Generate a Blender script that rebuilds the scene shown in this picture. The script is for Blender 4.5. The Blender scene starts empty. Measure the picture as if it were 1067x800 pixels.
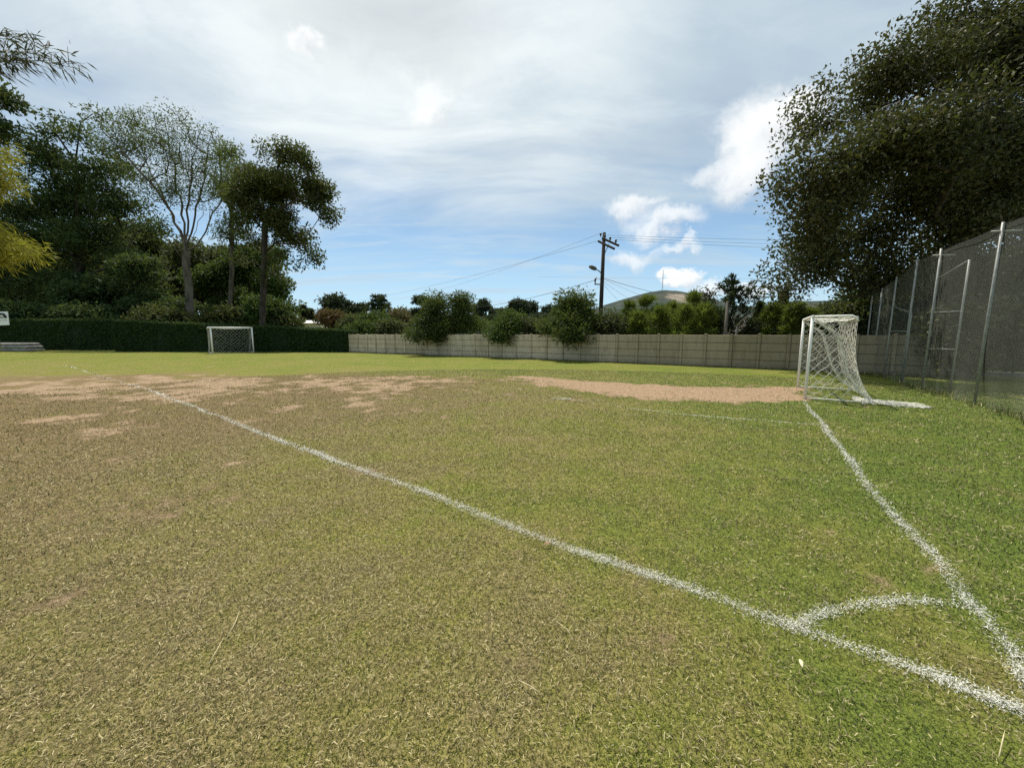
import bpy, math, random
import numpy as np
from mathutils import Vector
rng = np.random.default_rng(11)
random.seed(5)
scene = bpy.context.scene
COL = scene.collection

# ------------------------------------------------------------------ camera geometry
FPX, EYE = 400.0, 1.65
TILT = math.atan(52 / 400)
Fv = np.array([0, math.cos(TILT), -math.sin(TILT)])
Uv = np.array([0, math.sin(TILT), math.cos(TILT)])
Rv = np.array([1.0, 0, 0])
def ray(px, py): return Fv + (px - 533.5) / FPX * Rv - (py - 400) / FPX * Uv
def gp(px, py):
    d = ray(px, py); return np.array([0, 0, EYE]) + d * (-EYE / d[2])
def at(px, py, Y):
    d = ray(px, py); return np.array([0, 0, EYE]) + d * (Y / d[1])
def unit(v): v = np.asarray(v, float); return v / np.linalg.norm(v)

cam_d = bpy.data.cameras.new('camera'); cam = bpy.data.objects.new('camera', cam_d); COL.objects.link(cam)
cam_d.sensor_width = 36; cam_d.lens = FPX / 1067 * 36
cam_d.clip_start = 0.05; cam_d.clip_end = 12000
cam.location = (0, 0, EYE); cam.rotation_euler = (math.pi / 2 - TILT, 0, 0)
scene.camera = cam

# ------------------------------------------------------------------ mesh helpers
def mesh_np(name, verts, faces, attrs=None, smooth=False):
    """faces: list of (n,k) int arrays. attrs: {name: per-vertex float array}"""
    me = bpy.data.meshes.new(name)
    verts = np.asarray(verts, np.float32)
    faces = [np.asarray(f, np.int32) for f in faces if len(f)]
    me.vertices.add(len(verts)); me.vertices.foreach_set('co', verts.ravel())
    loops = np.concatenate([f.ravel() for f in faces])
    tot = np.concatenate([np.full(len(f), f.shape[1], np.int32) for f in faces])
    start = np.concatenate([[0], np.cumsum(tot)[:-1]]).astype(np.int32)
    me.loops.add(len(loops)); me.loops.foreach_set('vertex_index', loops)
    me.polygons.add(len(tot)); me.polygons.foreach_set('loop_start', start)
    me.polygons.foreach_set('use_smooth', np.full(len(tot), smooth))
    me.update(calc_edges=True)
    for k, v in (attrs or {}).items():
        a = me.attributes.new(k, 'FLOAT', 'POINT'); a.data.foreach_set('value', np.asarray(v, np.float32))
    return me

class MB:
    """collects quads / polygons into one mesh"""
    def __init__(s): s.v = []; s.f = []
    def add(s, vs, fs):
        o = len(s.v); s.v += [tuple(map(float, p)) for p in vs]; s.f += [tuple(i + o for i in f) for f in fs]
    def box(s, c, size, ax=None, ay=None, az=None, bev=0.0):
        c = np.asarray(c, float); hx, hy, hz = np.asarray(size, float) / 2
        ax = np.array([1., 0, 0]) if ax is None else unit(ax)
        az = np.array([0., 0, 1]) if az is None else unit(az)
        ay = np.cross(az, ax) if ay is None else unit(ay)
        if bev <= 0:
            P = [c + ax * x * hx + ay * y * hy + az * z * hz for z in (-1, 1) for x, y in ((-1, -1), (1, -1), (1, 1), (-1, 1))]
            s.add(P, [(3, 2, 1, 0), (4, 5, 6, 7), (0, 1, 5, 4), (1, 2, 6, 5), (2, 3, 7, 6), (3, 0, 4, 7)])
        else:
            b = bev
            ring = [(-hx + b, -hy), (hx - b, -hy), (hx, -hy + b), (hx, hy - b), (hx - b, hy), (-hx + b, hy), (-hx, hy - b), (-hx, -hy + b)]
            inn = [(x * (hx - b) / hx, y * (hy - b) / hy) for x, y in ring]
            L = [(inn, -hz), (ring, -hz + b), (ring, hz - b), (inn, hz)]
            P = [c + ax * x + ay * y + az * z for rg, z in L for x, y in rg]
            Fq = [(k * 8 + i, k * 8 + (i + 1) % 8, k * 8 + 8 + (i + 1) % 8, k * 8 + 8 + i) for k in range(3) for i in range(8)]
            Fq += [tuple(range(7, -1, -1)), tuple(range(24, 32))]
            s.add(P, Fq)
    def tube(s, pts, r, n=8, cap=True):
        pts = [np.asarray(p, float) for p in pts]
        r = [r] * len(pts) if np.isscalar(r) else list(r)
        prev = None; P = []
        for i, p in enumerate(pts):
            d = unit(pts[min(i + 1, len(pts) - 1)] - pts[max(i - 1, 0)])
            a = prev if prev is not None else (np.array([0, 0, 1.]) if abs(d[2]) < .9 else np.array([1., 0, 0]))
            a = a - d * a.dot(d); a = unit(a); prev = a; b = np.cross(d, a)
            P += [p + r[i] * (a * math.cos(2 * math.pi * k / n) + b * math.sin(2 * math.pi * k / n)) for k in range(n)]
        Fq = [(i * n + k, i * n + (k + 1) % n, (i + 1) * n + (k + 1) % n, (i + 1) * n + k) for i in range(len(pts) - 1) for k in range(n)]
        if cap: Fq += [tuple(range(n - 1, -1, -1)), tuple(range((len(pts) - 1) * n, len(pts) * n))]
        s.add(P, Fq)
    def build(s, name, mat, parent=None, smooth=False):
        me = bpy.data.meshes.new(name); me.from_pydata(s.v, [], s.f); me.update()
        if smooth: me.polygons.foreach_set('use_smooth', np.full(len(me.polygons), True))
        return link(name, me, mat, parent)

def link(name, me, mat, parent=None):
    o = bpy.data.objects.new(name, me); COL.objects.link(o)
    if mat is not None and not me.materials: me.materials.append(mat)
    if parent is not None:
        o.parent = parent
        if parent.parent is None: o.location = -Vector(parent.location)      # geometry is written in world coordinates
    return o
def tag(o, label=None, cat=None, group=None, kind=None):
    for k, v in (('label', label), ('category', cat), ('group', group), ('kind', kind)):
        if v: o[k] = v
    return o
def empty(name, loc, label, cat, group=None):
    o = bpy.data.objects.new(name, None); COL.objects.link(o); o.location = Vector([float(c) for c in loc])
    return tag(o, label, cat, group)

# ------------------------------------------------------------------ materials
def new_mat(name):
    m = bpy.data.materials.new(name); m.use_nodes = True
    nt = m.node_tree; nt.nodes.clear()
    return m, nt
class NT:
    def __init__(s, nt): s.nt = nt
    def n(s, typ, props=None, **inp):
        nd = s.nt.nodes.new(typ)
        for k, v in (props or {}).items(): setattr(nd, k, v)
        for k, v in inp.items():
            key = int(k[1:]) if k[0] == 'i' and k[1:].isdigit() else k.replace('_', ' ')
            s.set(nd.inputs[key], v)
        return nd
    def set(s, sock, v):
        if hasattr(v, 'is_linked') or isinstance(v, bpy.types.NodeSocket): s.nt.links.new(v, sock)
        elif isinstance(v, bpy.types.Node): s.nt.links.new(v.outputs[0], sock)
        else:
            if isinstance(v, (tuple, list)) and len(v) == 3 and sock.type == 'RGBA': v = (*v, 1)
            sock.default_value = v
    def math(s, op, a, b=None, c=None, clamp=False):
        nd = s.nt.nodes.new('ShaderNodeMath'); nd.operation = op; nd.use_clamp = clamp
        s.set(nd.inputs[0], a)
        if b is not None: s.set(nd.inputs[1], b)
        if c is not None: s.set(nd.inputs[2], c)
        return nd.outputs[0]
    def vmath(s, op, a, b=None):
        nd = s.nt.nodes.new('ShaderNodeVectorMath'); nd.operation = op
        s.set(nd.inputs[0], a)
        if b is not None: s.set(nd.inputs[1], b)
        return nd.outputs['Value'] if op in ('LENGTH', 'DISTANCE', 'DOT_PRODUCT') else nd.outputs[0]
    def mix(s, f, a, b, mode='MIX'):
        nd = s.nt.nodes.new('ShaderNodeMix'); nd.data_type = 'RGBA'; nd.blend_type = mode
        s.set(nd.inputs[0], f); s.set(nd.inputs[6], a); s.set(nd.inputs[7], b)
        return nd.outputs[2]
    def sstep(s, x, a, b, o0=0.0, o1=1.0):
        nd = s.nt.nodes.new('ShaderNodeMapRange'); nd.interpolation_type = 'SMOOTHSTEP'
        s.set(nd.inputs[0], x); nd.inputs[1].default_value = a; nd.inputs[2].default_value = b
        nd.inputs[3].default_value = o0; nd.inputs[4].default_value = o1
        return nd.outputs[0]
    def noise(s, vec, scale, detail=4, rough=.55, dist=0.0, color=False):
        nd = s.nt.nodes.new('ShaderNodeTexNoise')
        if vec is not None: s.set(nd.inputs['Vector'], vec)
        nd.inputs['Scale'].default_value = scale; nd.inputs['Detail'].default_value = detail
        nd.inputs['Roughness'].default_value = rough; nd.inputs['Distortion'].default_value = dist
        return nd.outputs['Color' if color else 'Fac']
    def attr(s, name):
        nd = s.nt.nodes.new('ShaderNodeAttribute'); nd.attribute_name = name; return nd.outputs['Fac']
    def pos(s): return s.n('ShaderNodeNewGeometry').outputs['Position']
    def out(s, sh):
        o = s.nt.nodes.new('ShaderNodeOutputMaterial'); s.set(o.inputs['Surface'], sh)

def mat_leaf(name, dark, light, trans=.3, rough=.6, spec=.12, warm=None):
    m, nt = new_mat(name); N = NT(nt)
    t = N.attr('tint')
    c = N.mix(t, dark, light)
    if warm is not None:
        k = N.sstep(N.attr('tint2'), .72, .95)
        c = N.mix(k, c, warm)
    p = N.n('ShaderNodeBsdfPrincipled', Base_Color=c, Roughness=rough)
    p.inputs['Specular IOR Level'].default_value = spec
    tr = N.n('ShaderNodeBsdfTranslucent', Color=N.mix(.5, c, (.16, .2, .03), 'MIX'))
    mx = N.n('ShaderNodeMixShader', i0=trans, i1=p, i2=tr)
    N.out(mx); return m
def mat_bark(name, a, b, scale=6.):
    m, nt = new_mat(name); N = NT(nt)
    v = N.vmath('MULTIPLY', N.pos(), (1, 1, .25))
    k = N.noise(v, scale, 5)
    p = N.n('ShaderNodeBsdfPrincipled', Base_Color=N.mix(N.sstep(k, .35, .65), a, b), Roughness=.9)
    p.inputs['Specular IOR Level'].default_value = .1
    N.out(p); return m
def mat_plain(name, a, b, scale=5., rough=.6, spec=.3, metal=0., bump=0.):
    m, nt = new_mat(name); N = NT(nt)
    k = N.noise(N.pos(), scale, 6, .6)
    p = N.n('ShaderNodeBsdfPrincipled', Base_Color=N.mix(N.sstep(k, .3, .7), a, b), Roughness=rough, Metallic=metal)
    p.inputs['Specular IOR Level'].default_value = spec
    if bump:
        bp = N.n('ShaderNodeBump', Strength=bump, Height=k); bp.inputs['Distance'].default_value = .02
        nt.links.new(bp.outputs[0], p.inputs['Normal'])
    N.out(p); return m

M = {}
M['bark_dark'] = mat_bark('bark_dark', (.035, .028, .022), (.075, .062, .05))
M['bark_pale'] = mat_bark('bark_pale', (.065, .055, .042), (.15, .13, .105), 3.)
M['bark_grey'] = mat_bark('bark_grey', (.14, .125, .10), (.26, .235, .20), 3.)
M['cane'] = mat_bark('cane', (.12, .12, .04), (.25, .22, .09), 9.)
M['leaf_evergreen'] = mat_leaf('leaf_evergreen', (.018, .038, .014), (.070, .105, .036), .3)
M['leaf_airy'] = mat_leaf('leaf_airy', (.04, .062, .022), (.11, .145, .045), .38)
M['leaf_gum'] = mat_leaf('leaf_gum', (.024, .038, .013), (.085, .105, .032), .32, warm=(.12, .09, .035))
M['leaf_bush'] = mat_leaf('leaf_bush', (.03, .055, .014), (.075, .12, .03), .3)
M['leaf_olive'] = mat_leaf('leaf_olive', (.04, .05, .02), (.09, .10, .045), .3)
M['leaf_brown'] = mat_leaf('leaf_brown', (.06, .05, .025), (.13, .085, .04), .25)
M['leaf_red'] = mat_leaf('leaf_red', (.07, .055, .025), (.17, .075, .035), .25)
M['leaf_pine'] = mat_leaf('leaf_pine', (.045, .075, .012), (.19, .235, .042), .4)
M['leaf_cypress'] = mat_leaf('leaf_cypress', (.020, .036, .012), (.10, .135, .032), .28)
M['leaf_far'] = mat_leaf('leaf_far', (.02, .033, .022), (.045, .065, .035), .15)
M['leaf_oak'] = mat_leaf('leaf_oak', (.017, .022, .007), (.088, .088, .028), .18, rough=.55, spec=.2, warm=(.12, .095, .04))
M['leaf_gold'] = mat_leaf('leaf_gold', (.11, .12, .012), (.42, .36, .03), .45)
M['leaf_bamboo'] = mat_leaf('leaf_bamboo', (.03, .035, .02), (.06, .065, .035), .15)
M['hedge'] = mat_leaf('hedge_leaf', (.013, .028, .009), (.052, .092, .021), .18)
M['white_paint'] = mat_plain('white_paint', (.74, .72, .64), (.82, .80, .74), 14., .45)
M['net_cord'] = mat_plain('net_cord', (.62, .59, .49), (.74, .71, .61), 8., .8, .1)
M['net_grey'] = mat_plain('net_grey', (.40, .39, .35), (.55, .54, .48), 8., .8, .1)
M['galv'] = mat_plain('galvanised_steel', (.20, .20, .18), (.30, .30, .27), 9., .5, .4, .2)
M['pole_wood'] = mat_plain('pole_wood', (.03, .025, .02), (.065, .053, .045), 4., .85, .1)
M['pole_concrete'] = mat_plain('pole_concrete', (.17, .16, .145), (.25, .24, .22), 3., .85, .1)
M['insulator'] = mat_plain('insulator', (.05, .045, .045), (.09, .08, .08), 20., .3)
M['wire'] = mat_plain('wire_rubber', (.03, .03, .035), (.05, .05, .055), 5., .6)
M['lamp_grey'] = mat_plain('lamp_grey', (.09, .09, .09), (.14, .14, .14), 5., .5)
M['sign_white'] = mat_plain('sign_white', (.74, .75, .73), (.82, .82, .80), 3., .5)
M['sign_black'] = mat_plain('sign_black', (.015, .015, .016), (.03, .03, .03), 8., .5)
M['slab'] = mat_plain('slab_grey', (.16, .155, .14), (.30, .29, .26), 3., .85, .1, 0, .3)
M['house_white'] = mat_plain('house_white', (.66, .64, .60), (.76, .74, .70), 1., .8, .1)
M['house_roof'] = mat_plain('house_roof', (.55, .54, .52), (.66, .65, .62), 1., .7, .2)
M['house_tile'] = mat_plain('house_tile', (.28, .15, .10), (.36, .20, .14), 1., .8, .1)
M['window_dark'] = mat_plain('window_dark', (.03, .035, .04), (.05, .055, .06), 2., .2, .5)
M['kerb_pink'] = mat_plain('kerb_pink', (.42, .33, .28), (.52, .43, .37), 4., .8, .1)
M['straw'] = mat_plain('straw', (.42, .36, .20), (.55, .47, .28), 30., .8, .1)
M['dead_leaf_pale'] = mat_plain('dead_leaf_pale', (.55, .48, .30), (.68, .60, .40), 60., .7, .2)
M['dead_leaf_brown'] = mat_plain('dead_leaf_brown', (.16, .10, .06), (.26, .17, .10), 60., .7, .2)
M['chalk'] = mat_plain('chalk', (.42, .41, .35), (.69, .68, .61), 60., .9, .05)

# concrete precast wall
def mat_concrete():
    m, nt = new_mat('precast_concrete'); N = NT(nt); P = N.pos()
    info = N.n('ShaderNodeObjectInfo')
    k = N.noise(P, 2.2, 6, .62); k2 = N.noise(N.vmath('MULTIPLY', P, (1.6, 1.6, .25)), 3.5, 5, .6)
    c = N.mix(N.sstep(k, .3, .7), (.42, .35, .245), (.54, .46, .335))
    c = N.mix(N.math('MULTIPLY', N.sstep(k2, .48, .72), .45), c, (.13, .115, .085))
    x = N.n('ShaderNodeSeparateXYZ', Vector=P)
    moss = N.sstep(N.math('ADD', x.outputs[0], N.math('MULTIPLY', k, 5.)), 2., 15.)
    c = N.mix(N.math('MULTIPLY', moss, .62), c, (.17, .13, .07))
    low = N.sstep(N.math('ADD', x.outputs[2], N.math('MULTIPLY', k2, .5)), .55, .2)
    c = N.mix(N.math('MULTIPLY', low, .35), c, (.10, .09, .055))
    jz = N.math('ABSOLUTE', N.math('SUBTRACT', N.math('FRACT', N.math('MULTIPLY', x.outputs[2], 1 / .405)), .5))
    c = N.mix(N.math('MULTIPLY', N.sstep(jz, .42, .49), N.sstep(k, .2, .6, .35, .8)), c, (.10, .085, .06))
    r = N.n('ShaderNodeHueSaturation', Color=c); N.set(r.inputs['Value'], N.math('ADD', .86, N.math('MULTIPLY', info.outputs['Random'], .3)))
    p = N.n('ShaderNodeBsdfPrincipled', Base_Color=r, Roughness=.9)
    p.inputs['Specular IOR Level'].default_value = .15
    bp = N.n('ShaderNodeBump', Strength=.35, Height=N.noise(P, 30., 4)); bp.inputs['Distance'].default_value = .01
    nt.links.new(bp.outputs[0], p.inputs['Normal'])
    N.out(p); return m
M['concrete'] = mat_concrete()

# diamond wire mesh of the tall fence (UV in metres)
def mat_fence_net():
    m, nt = new_mat('fence_net'); N = NT(nt)
    uv = N.n('ShaderNodeUVMap').outputs[0]
    s = N.n('ShaderNodeSeparateXYZ', Vector=uv)
    wob = N.math('MULTIPLY', N.noise(uv, 1.6, 3), .14)
    u, v = N.math('ADD', s.outputs[0], wob), N.math('SUBTRACT', s.outputs[1], wob)
    def lines(a):
        fr = N.math('FRACT', N.math('MULTIPLY', a, 24.))
        return N.math('LESS_THAN', N.math('ABSOLUTE', N.math('SUBTRACT', fr, .5)), .075)
    a = N.math('MAXIMUM', lines(N.math('ADD', u, v)), lines(N.math('SUBTRACT', u, v)))
    col = N.mix(N.noise(uv, 3., 4), (.13, .13, .105), (.20, .20, .165))
    p = N.n('ShaderNodeBsdfPrincipled', Base_Color=col, Roughness=.7)
    d = N.n('ShaderNodeBsdfTransparent')
    N.out(N.n('ShaderNodeMixShader', i0=a, i1=d, i2=p)); return m
M['fence_net'] = mat_fence_net()

# ------------------------------------------------------------------ region maps on the pitch (world polar coordinates)
CP = [(0,368,.36,0),(150,372,.34,0),(300,372,.32,0),(450,376,.32,0),(600,382,.30,0),(740,390,.26,0),
      (0,383,.5,.05),(150,385,.45,.03),(300,386,.4,.0),(450,386,.38,.0),(560,388,.34,.02),
      (0,400,.95,.40),(60,400,.95,.60),(110,402,.95,.70),(170,401,.9,.55),(220,403,.95,.75),(290,402,.9,.55),(350,400,.9,.75),(410,401,.9,.68),(470,402,.8,.42),(520,404,.6,.1),
      (0,430,1.,.42),(90,430,1.,.40),(180,430,.97,.36),(280,425,.95,.32),(380,425,.9,.26),(460,420,.8,.2),(530,425,.6,.06),
      (0,470,1.,.33),(100,470,.97,.26),(220,480,.85,.14),(330,480,.7,.07),(430,470,.68,.08),(540,470,.52,.03),(650,450,.40,.0),
      (0,540,.92,.2),(120,540,.85,.13),(260,540,.68,.05),(400,540,.55,.02),(520,530,.5,0),(650,510,.42,0),(750,470,.33,0),(820,440,.22,0),
      (900,430,.08,0),(1000,430,.05,0),(1060,470,.03,0),(960,480,.06,0),(1060,560,.05,0),(1000,540,.08,0),(900,540,.24,0),(820,560,.34,0),(720,580,.42,0),
      (0,640,.82,.1),(130,640,.78,.06),(280,640,.68,.03),(420,640,.62,.02),(560,640,.6,.02),(660,650,.55,.02),(760,690,.48,0),
      (870,620,.2,0),(800,620,.36,0),(940,670,.40,0),(980,690,.42,0),(1050,640,.08,0),(880,740,.10,0),(980,770,.12,0),(800,770,.45,0),
      (0,740,.75,.08),(150,740,.72,.05),(320,740,.70,.04),(480,740,.64,.03),(620,740,.6,.03),(720,740,.52,0),(0,798,.7,.05),(300,798,.68,.04),(560,798,.62,.02),(760,798,.5,0),(1060,798,.25,0)]
def polar(x, y):
    return np.arctan2(x, y), np.log(np.maximum(np.hypot(x, y), .4))
_c = np.array([np.concatenate([polar(*gp(a, b)[:2]), [c, d]]) for a, b, c, d in CP])
def vnoise(x, y, seed):
    r = np.random.default_rng(seed); T = r.random((64, 64))
    xi, yi = np.floor(x).astype(int), np.floor(y).astype(int); fx, fy = x - xi, y - yi
    fx, fy = fx * fx * (3 - 2 * fx), fy * fy * (3 - 2 * fy)
    g = lambda i, j: T[i % 64, j % 64]
    return (g(xi, yi) * (1 - fx) + g(xi + 1, yi) * fx) * (1 - fy) + (g(xi, yi + 1) * (1 - fx) + g(xi + 1, yi + 1) * fx) * fy
def fbm(x, y, s, seed, n=4):
    o = 0; a = .5; t = 0
    for i in range(n):
        o = o + a * vnoise(x * s * 2 ** i + 7.3 * i, y * s * 2 ** i + 3.1 * i, seed + i); t += a; a *= .55
    return o / t
PATCH = np.array([gp(*p)[:2] for p in [(530,393),(560,398),(598,407),(650,413),(720,416.5),(790,418),(846,417.5),(834,404),(780,403.5),(720,402),(660,400),(600,396.5),(555,392.5)]])
def in_poly(x, y, P):
    """signed distance (positive inside)"""
    ins = np.zeros(x.shape, bool); d = np.full(x.shape, 1e9)
    for i in range(len(P)):
        a, b = P[i], P[(i + 1) % len(P)]
        c = ((a[1] > y) != (b[1] > y)); xx = (b[0] - a[0]) * (y - a[1]) / ((b[1] - a[1]) or 1e-9) + a[0]
        ins ^= c & (x < xx)
        e = b - a; t = np.clip(((x - a[0]) * e[0] + (y - a[1]) * e[1]) / e.dot(e), 0, 1)
        d = np.minimum(d, np.hypot(x - a[0] - t * e[0], y - a[1] - t * e[1]))
    return np.where(ins, d, -d)
def sst(x, a, b):
    t = np.clip((x - a) / (b - a), 0, 1); return t * t * (3 - 2 * t)
def region(x, y):
    x = np.asarray(x, float); y = np.asarray(y, float)
    th, lr = polar(x, y)
    w = np.zeros(x.shape); D = np.zeros(x.shape); B = np.zeros(x.shape)
    for a, l, c, d in _c:
        k = 1. / (((th - a) / .22) ** 2 + ((lr - l) / .2) ** 2 + .05) ** 2.2
        w += k; D += k * c; B += k * d * 1.16
    D /= w; B /= w; region.bare = np.clip(B * 1.7 - .1, 0, .8)
    n1 = fbm(x, y, .55, 1); n2 = fbm(x, y, 2.2, 9); n3 = fbm(x + 9, y, 1.1, 21); n5 = fbm(x, y + 5, 4.5, 61, 3)
    dry = np.clip(D + (n1 - .5) * .35 + (n2 - .5) * .5 + (n5 - .5) * .35, 0, 1)
    dirt = sst(B + (n3 - .5) * 1.2 + (n2 - .5) * 1.3 + (n5 - .5) * .9, .34, .95)
    sd = in_poly(x, y, PATCH)
    pt = sst(sd + (n2 - .5) * 1.3 + (n3 - .5) * .8 + (n5 - .5) * .7, -.55, .40)
    return dry, np.maximum(dirt * .85, pt), pt

# ------------------------------------------------------------------ ground (one sheet to the horizon)
def axis(lo, hi, step, far):
    a = list(np.arange(lo, hi + 1e-6, step)); s = step; v = hi
    while v < far: s *= 1.35; v += s; a.append(v)
    s = step; v = lo; b = []
    while v > -far: s *= 1.35; v -= s; b.append(v)
    return np.array(b[::-1] + a)
gx, gy = axis(-34, 19, .16, 7000), axis(-.5, 38, .16, 7000)
X, Y = np.meshgrid(gx, gy); nx, ny = len(gx), len(gy)
dry, dirt, pt = region(X, Y); bare = region.bare
far_m = sst(np.hypot(X, Y), 40, 90)
Z = (fbm(X, Y, .8, 40) - .5) * .03 * (1 - far_m)
idx = np.arange(nx * ny).reshape(ny, nx)
q = np.stack([idx[:-1, :-1], idx[:-1, 1:], idx[1:, 1:], idx[1:, :-1]], -1).reshape(-1, 4)
def ground_z(x, y): return (fbm(np.asarray(x, float), np.asarray(y, float), .8, 40) - .5) * .03
def mat_ground():
    m, nt = new_mat('pitch_turf'); N = NT(nt); P = N.pos()
    dr, di, pa = N.attr('dry'), N.attr('dirt'), N.attr('patch')
    f1 = N.noise(P, 55., 5, .7); f2 = N.noise(P, 9., 5, .65); f3 = N.noise(P, 220., 2, .6); f4 = N.noise(P, 1.5, 4, .6)
    grain = N.math('ADD', N.math('MULTIPLY', f1, .6), N.math('MULTIPLY', f3, .4))
    dk = N.math('MULTIPLY', dr, 1.6, clamp=True)
    green = N.mix(N.sstep(grain, .40, .60), N.mix(dk, (.020, .040, .006), (.035, .042, .008)), N.mix(dk, (.165, .21, .040), (.28, .268, .06)))
    green = N.mix(N.math('MULTIPLY', N.sstep(f2, .4, .7), .6), green, N.mix(dk, (.14, .19, .03), (.27, .235, .055)))
    strw = N.mix(N.sstep(grain, .40, .60), (.035, .027, .012), (.335, .265, .125))
    strw = N.mix(N.math('MULTIPLY', N.sstep(f2, .4, .65), .35), strw, (.125, .115, .045))
    strw = N.mix(N.math('MULTIPLY', N.attr('bare'), .8), strw, N.mix(N.sstep(grain, .40, .60), (.045, .028, .014), (.29, .195, .105)))
    k = N.sstep(N.math('ADD', N.math('ADD', dr, N.math('MULTIPLY', N.math('SUBTRACT', f2, .5), 1.1)), N.math('MULTIPLY', N.math('SUBTRACT', f1, .5), .6)), .32, 1.0)
    c = N.mix(k, green, strw)
    soil = N.mix(N.sstep(f2, .35, .65), (.245, .165, .10), (.36, .265, .17))
    soil = N.mix(N.math('MULTIPLY', pa, .8), soil, N.mix(N.sstep(f2, .35, .65), (.255, .165, .10), (.345, .24, .155)))
    soil = N.mix(N.math('MULTIPLY', N.sstep(f1, .5, .75), .5), soil, (.20, .13, .08))
    dm = N.sstep(N.math('ADD', N.math('ADD', di, N.math('MULTIPLY', N.math('SUBTRACT', f2, .5), 1.0)), N.math('MULTIPLY', N.math('SUBTRACT', f1, .5), .8)), .16, .74)
    soil = N.mix(dm, (.155, .10, .058), soil)
    c = N.mix(N.math('MULTIPLY', dm, N.sstep(f1, .25, .5, .55, 1.)), c, soil)
    c = N.mix(N.math('MULTIPLY', N.sstep(f4, .35, .7), .14), c, N.mix(.5, c, (.02, .02, .008)))
    p = N.n('ShaderNodeBsdfPrincipled', Base_Color=c, Roughness=.95)
    p.inputs['Specular IOR Level'].default_value = .05
    bp = N.n('ShaderNodeBump', Strength=.8, Height=N.math('ADD', f1, N.math('MULTIPLY', f2, .6))); bp.inputs['Distance'].default_value = .025
    nt.links.new(bp.outputs[0], p.inputs['Normal'])
    N.out(p); return m
far_dry = np.where(far_m > 0, dry * (1 - far_m) + .5 * far_m, dry)
g = link('ground', mesh_np('ground', np.stack([X, Y, Z], -1).reshape(-1, 3), [q],
     dict(dry=far_dry.ravel(), dirt=(dirt * (1 - far_m)).ravel(), patch=pt.ravel(), bare=(bare * (1 - far_m)).ravel()), smooth=True), mat_ground())
tag(g, 'worn football pitch turf, part green and part brown', 'ground', kind='structure')

# ------------------------------------------------------------------ painted lines
def poly_len(P):
    P = np.asarray(P, float); s = np.concatenate([[0], np.cumsum(np.linalg.norm(np.diff(P, axis=0), axis=1))]); return P, s
def sample_poly(P, s, t):
    x = np.interp(t, s, P[:, 0]); y = np.interp(t, s, P[:, 1]); return x, y
LINES = {}
LINES['touchline'] = ([gp(*p)[:2] for p in [(1085,750),(1050,737),(965,702),(880,672),(825,652),(715,613),(600,575),(520,543),(450,515),(375,489),(300,463),(225,433),(150,405),(110,394),(70,381)]], .06)
LINES['goal_line'] = ([gp(*p)[:2] for p in [(1100,752),(1064,702),(1053,673),(1008,625),(972,578),(942,549),(909,511.5),(872,461),(858,444),(845,429),(838.5,418)]], .055)
LINES['corner_arc'] = ([gp(*p)[:2] for p in [(822,653),(843,643),(870,636),(900,632),(930,629),(970,629),(1000,632),(1018,637)]], .045)
LINES['penalty_area_line'] = ([gp(*p)[:2] for p in [(853,444),(835,442),(800,438.5),(750,435),(700,431),(660,426),(620,420),(578,414)]], .045)
LINES['penalty_spot'] = ([gp(575,415.5)[:2], gp(594,416)[:2]], .13)
def line_density(name, t, L, x, y):
    d = np.hypot(x, y)
    n = fbm(t, t * 0 + len(name), 1.6, 77, 4); n2 = fbm(t, t * 0 + len(name), 7., 57, 2)
    k = np.clip(.60 + (n - .5) * 1.8 + (n2 - .5) * 1.3, .34, 1.1)
    if name == 'touchline': k *= np.interp(d, [6, 9, 12, 15, 20, 30], [1., .85, .7, .5, .32, .24])
    if name == 'penalty_area_line': k *= np.interp(t / L, [0, .15, .6, .8, 1], [1., .7, .5, .25, .3])
    if name == 'goal_line': k *= np.interp(t / L, [0, .5, .8, 1], [1, 1., .75, .4])
    if name == 'corner_arc': k *= .62
    return k
def line_mask(x, y):
    m = np.zeros(x.shape)
    for nm, (P, w) in LINES.items():
        P, s = poly_len(P); best = np.full(x.shape, 9.); tt = np.zeros(x.shape)
        for i in range(len(P) - 1):
            e = P[i + 1] - P[i]; t = np.clip(((x - P[i, 0]) * e[0] + (y - P[i, 1]) * e[1]) / e.dot(e), 0, 1)
            d = np.hypot(x - P[i, 0] - t * e[0], y - P[i, 1] - t * e[1]); k = d < best
            best = np.where(k, d, best); tt = np.where(k, s[i] + t * (s[i + 1] - s[i]), tt)
        m = np.maximum(m, np.exp(-(best / (w * .62)) ** 2) * np.clip(line_density(nm, tt, s[-1], x, y), 0, 1))
    return m
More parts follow.
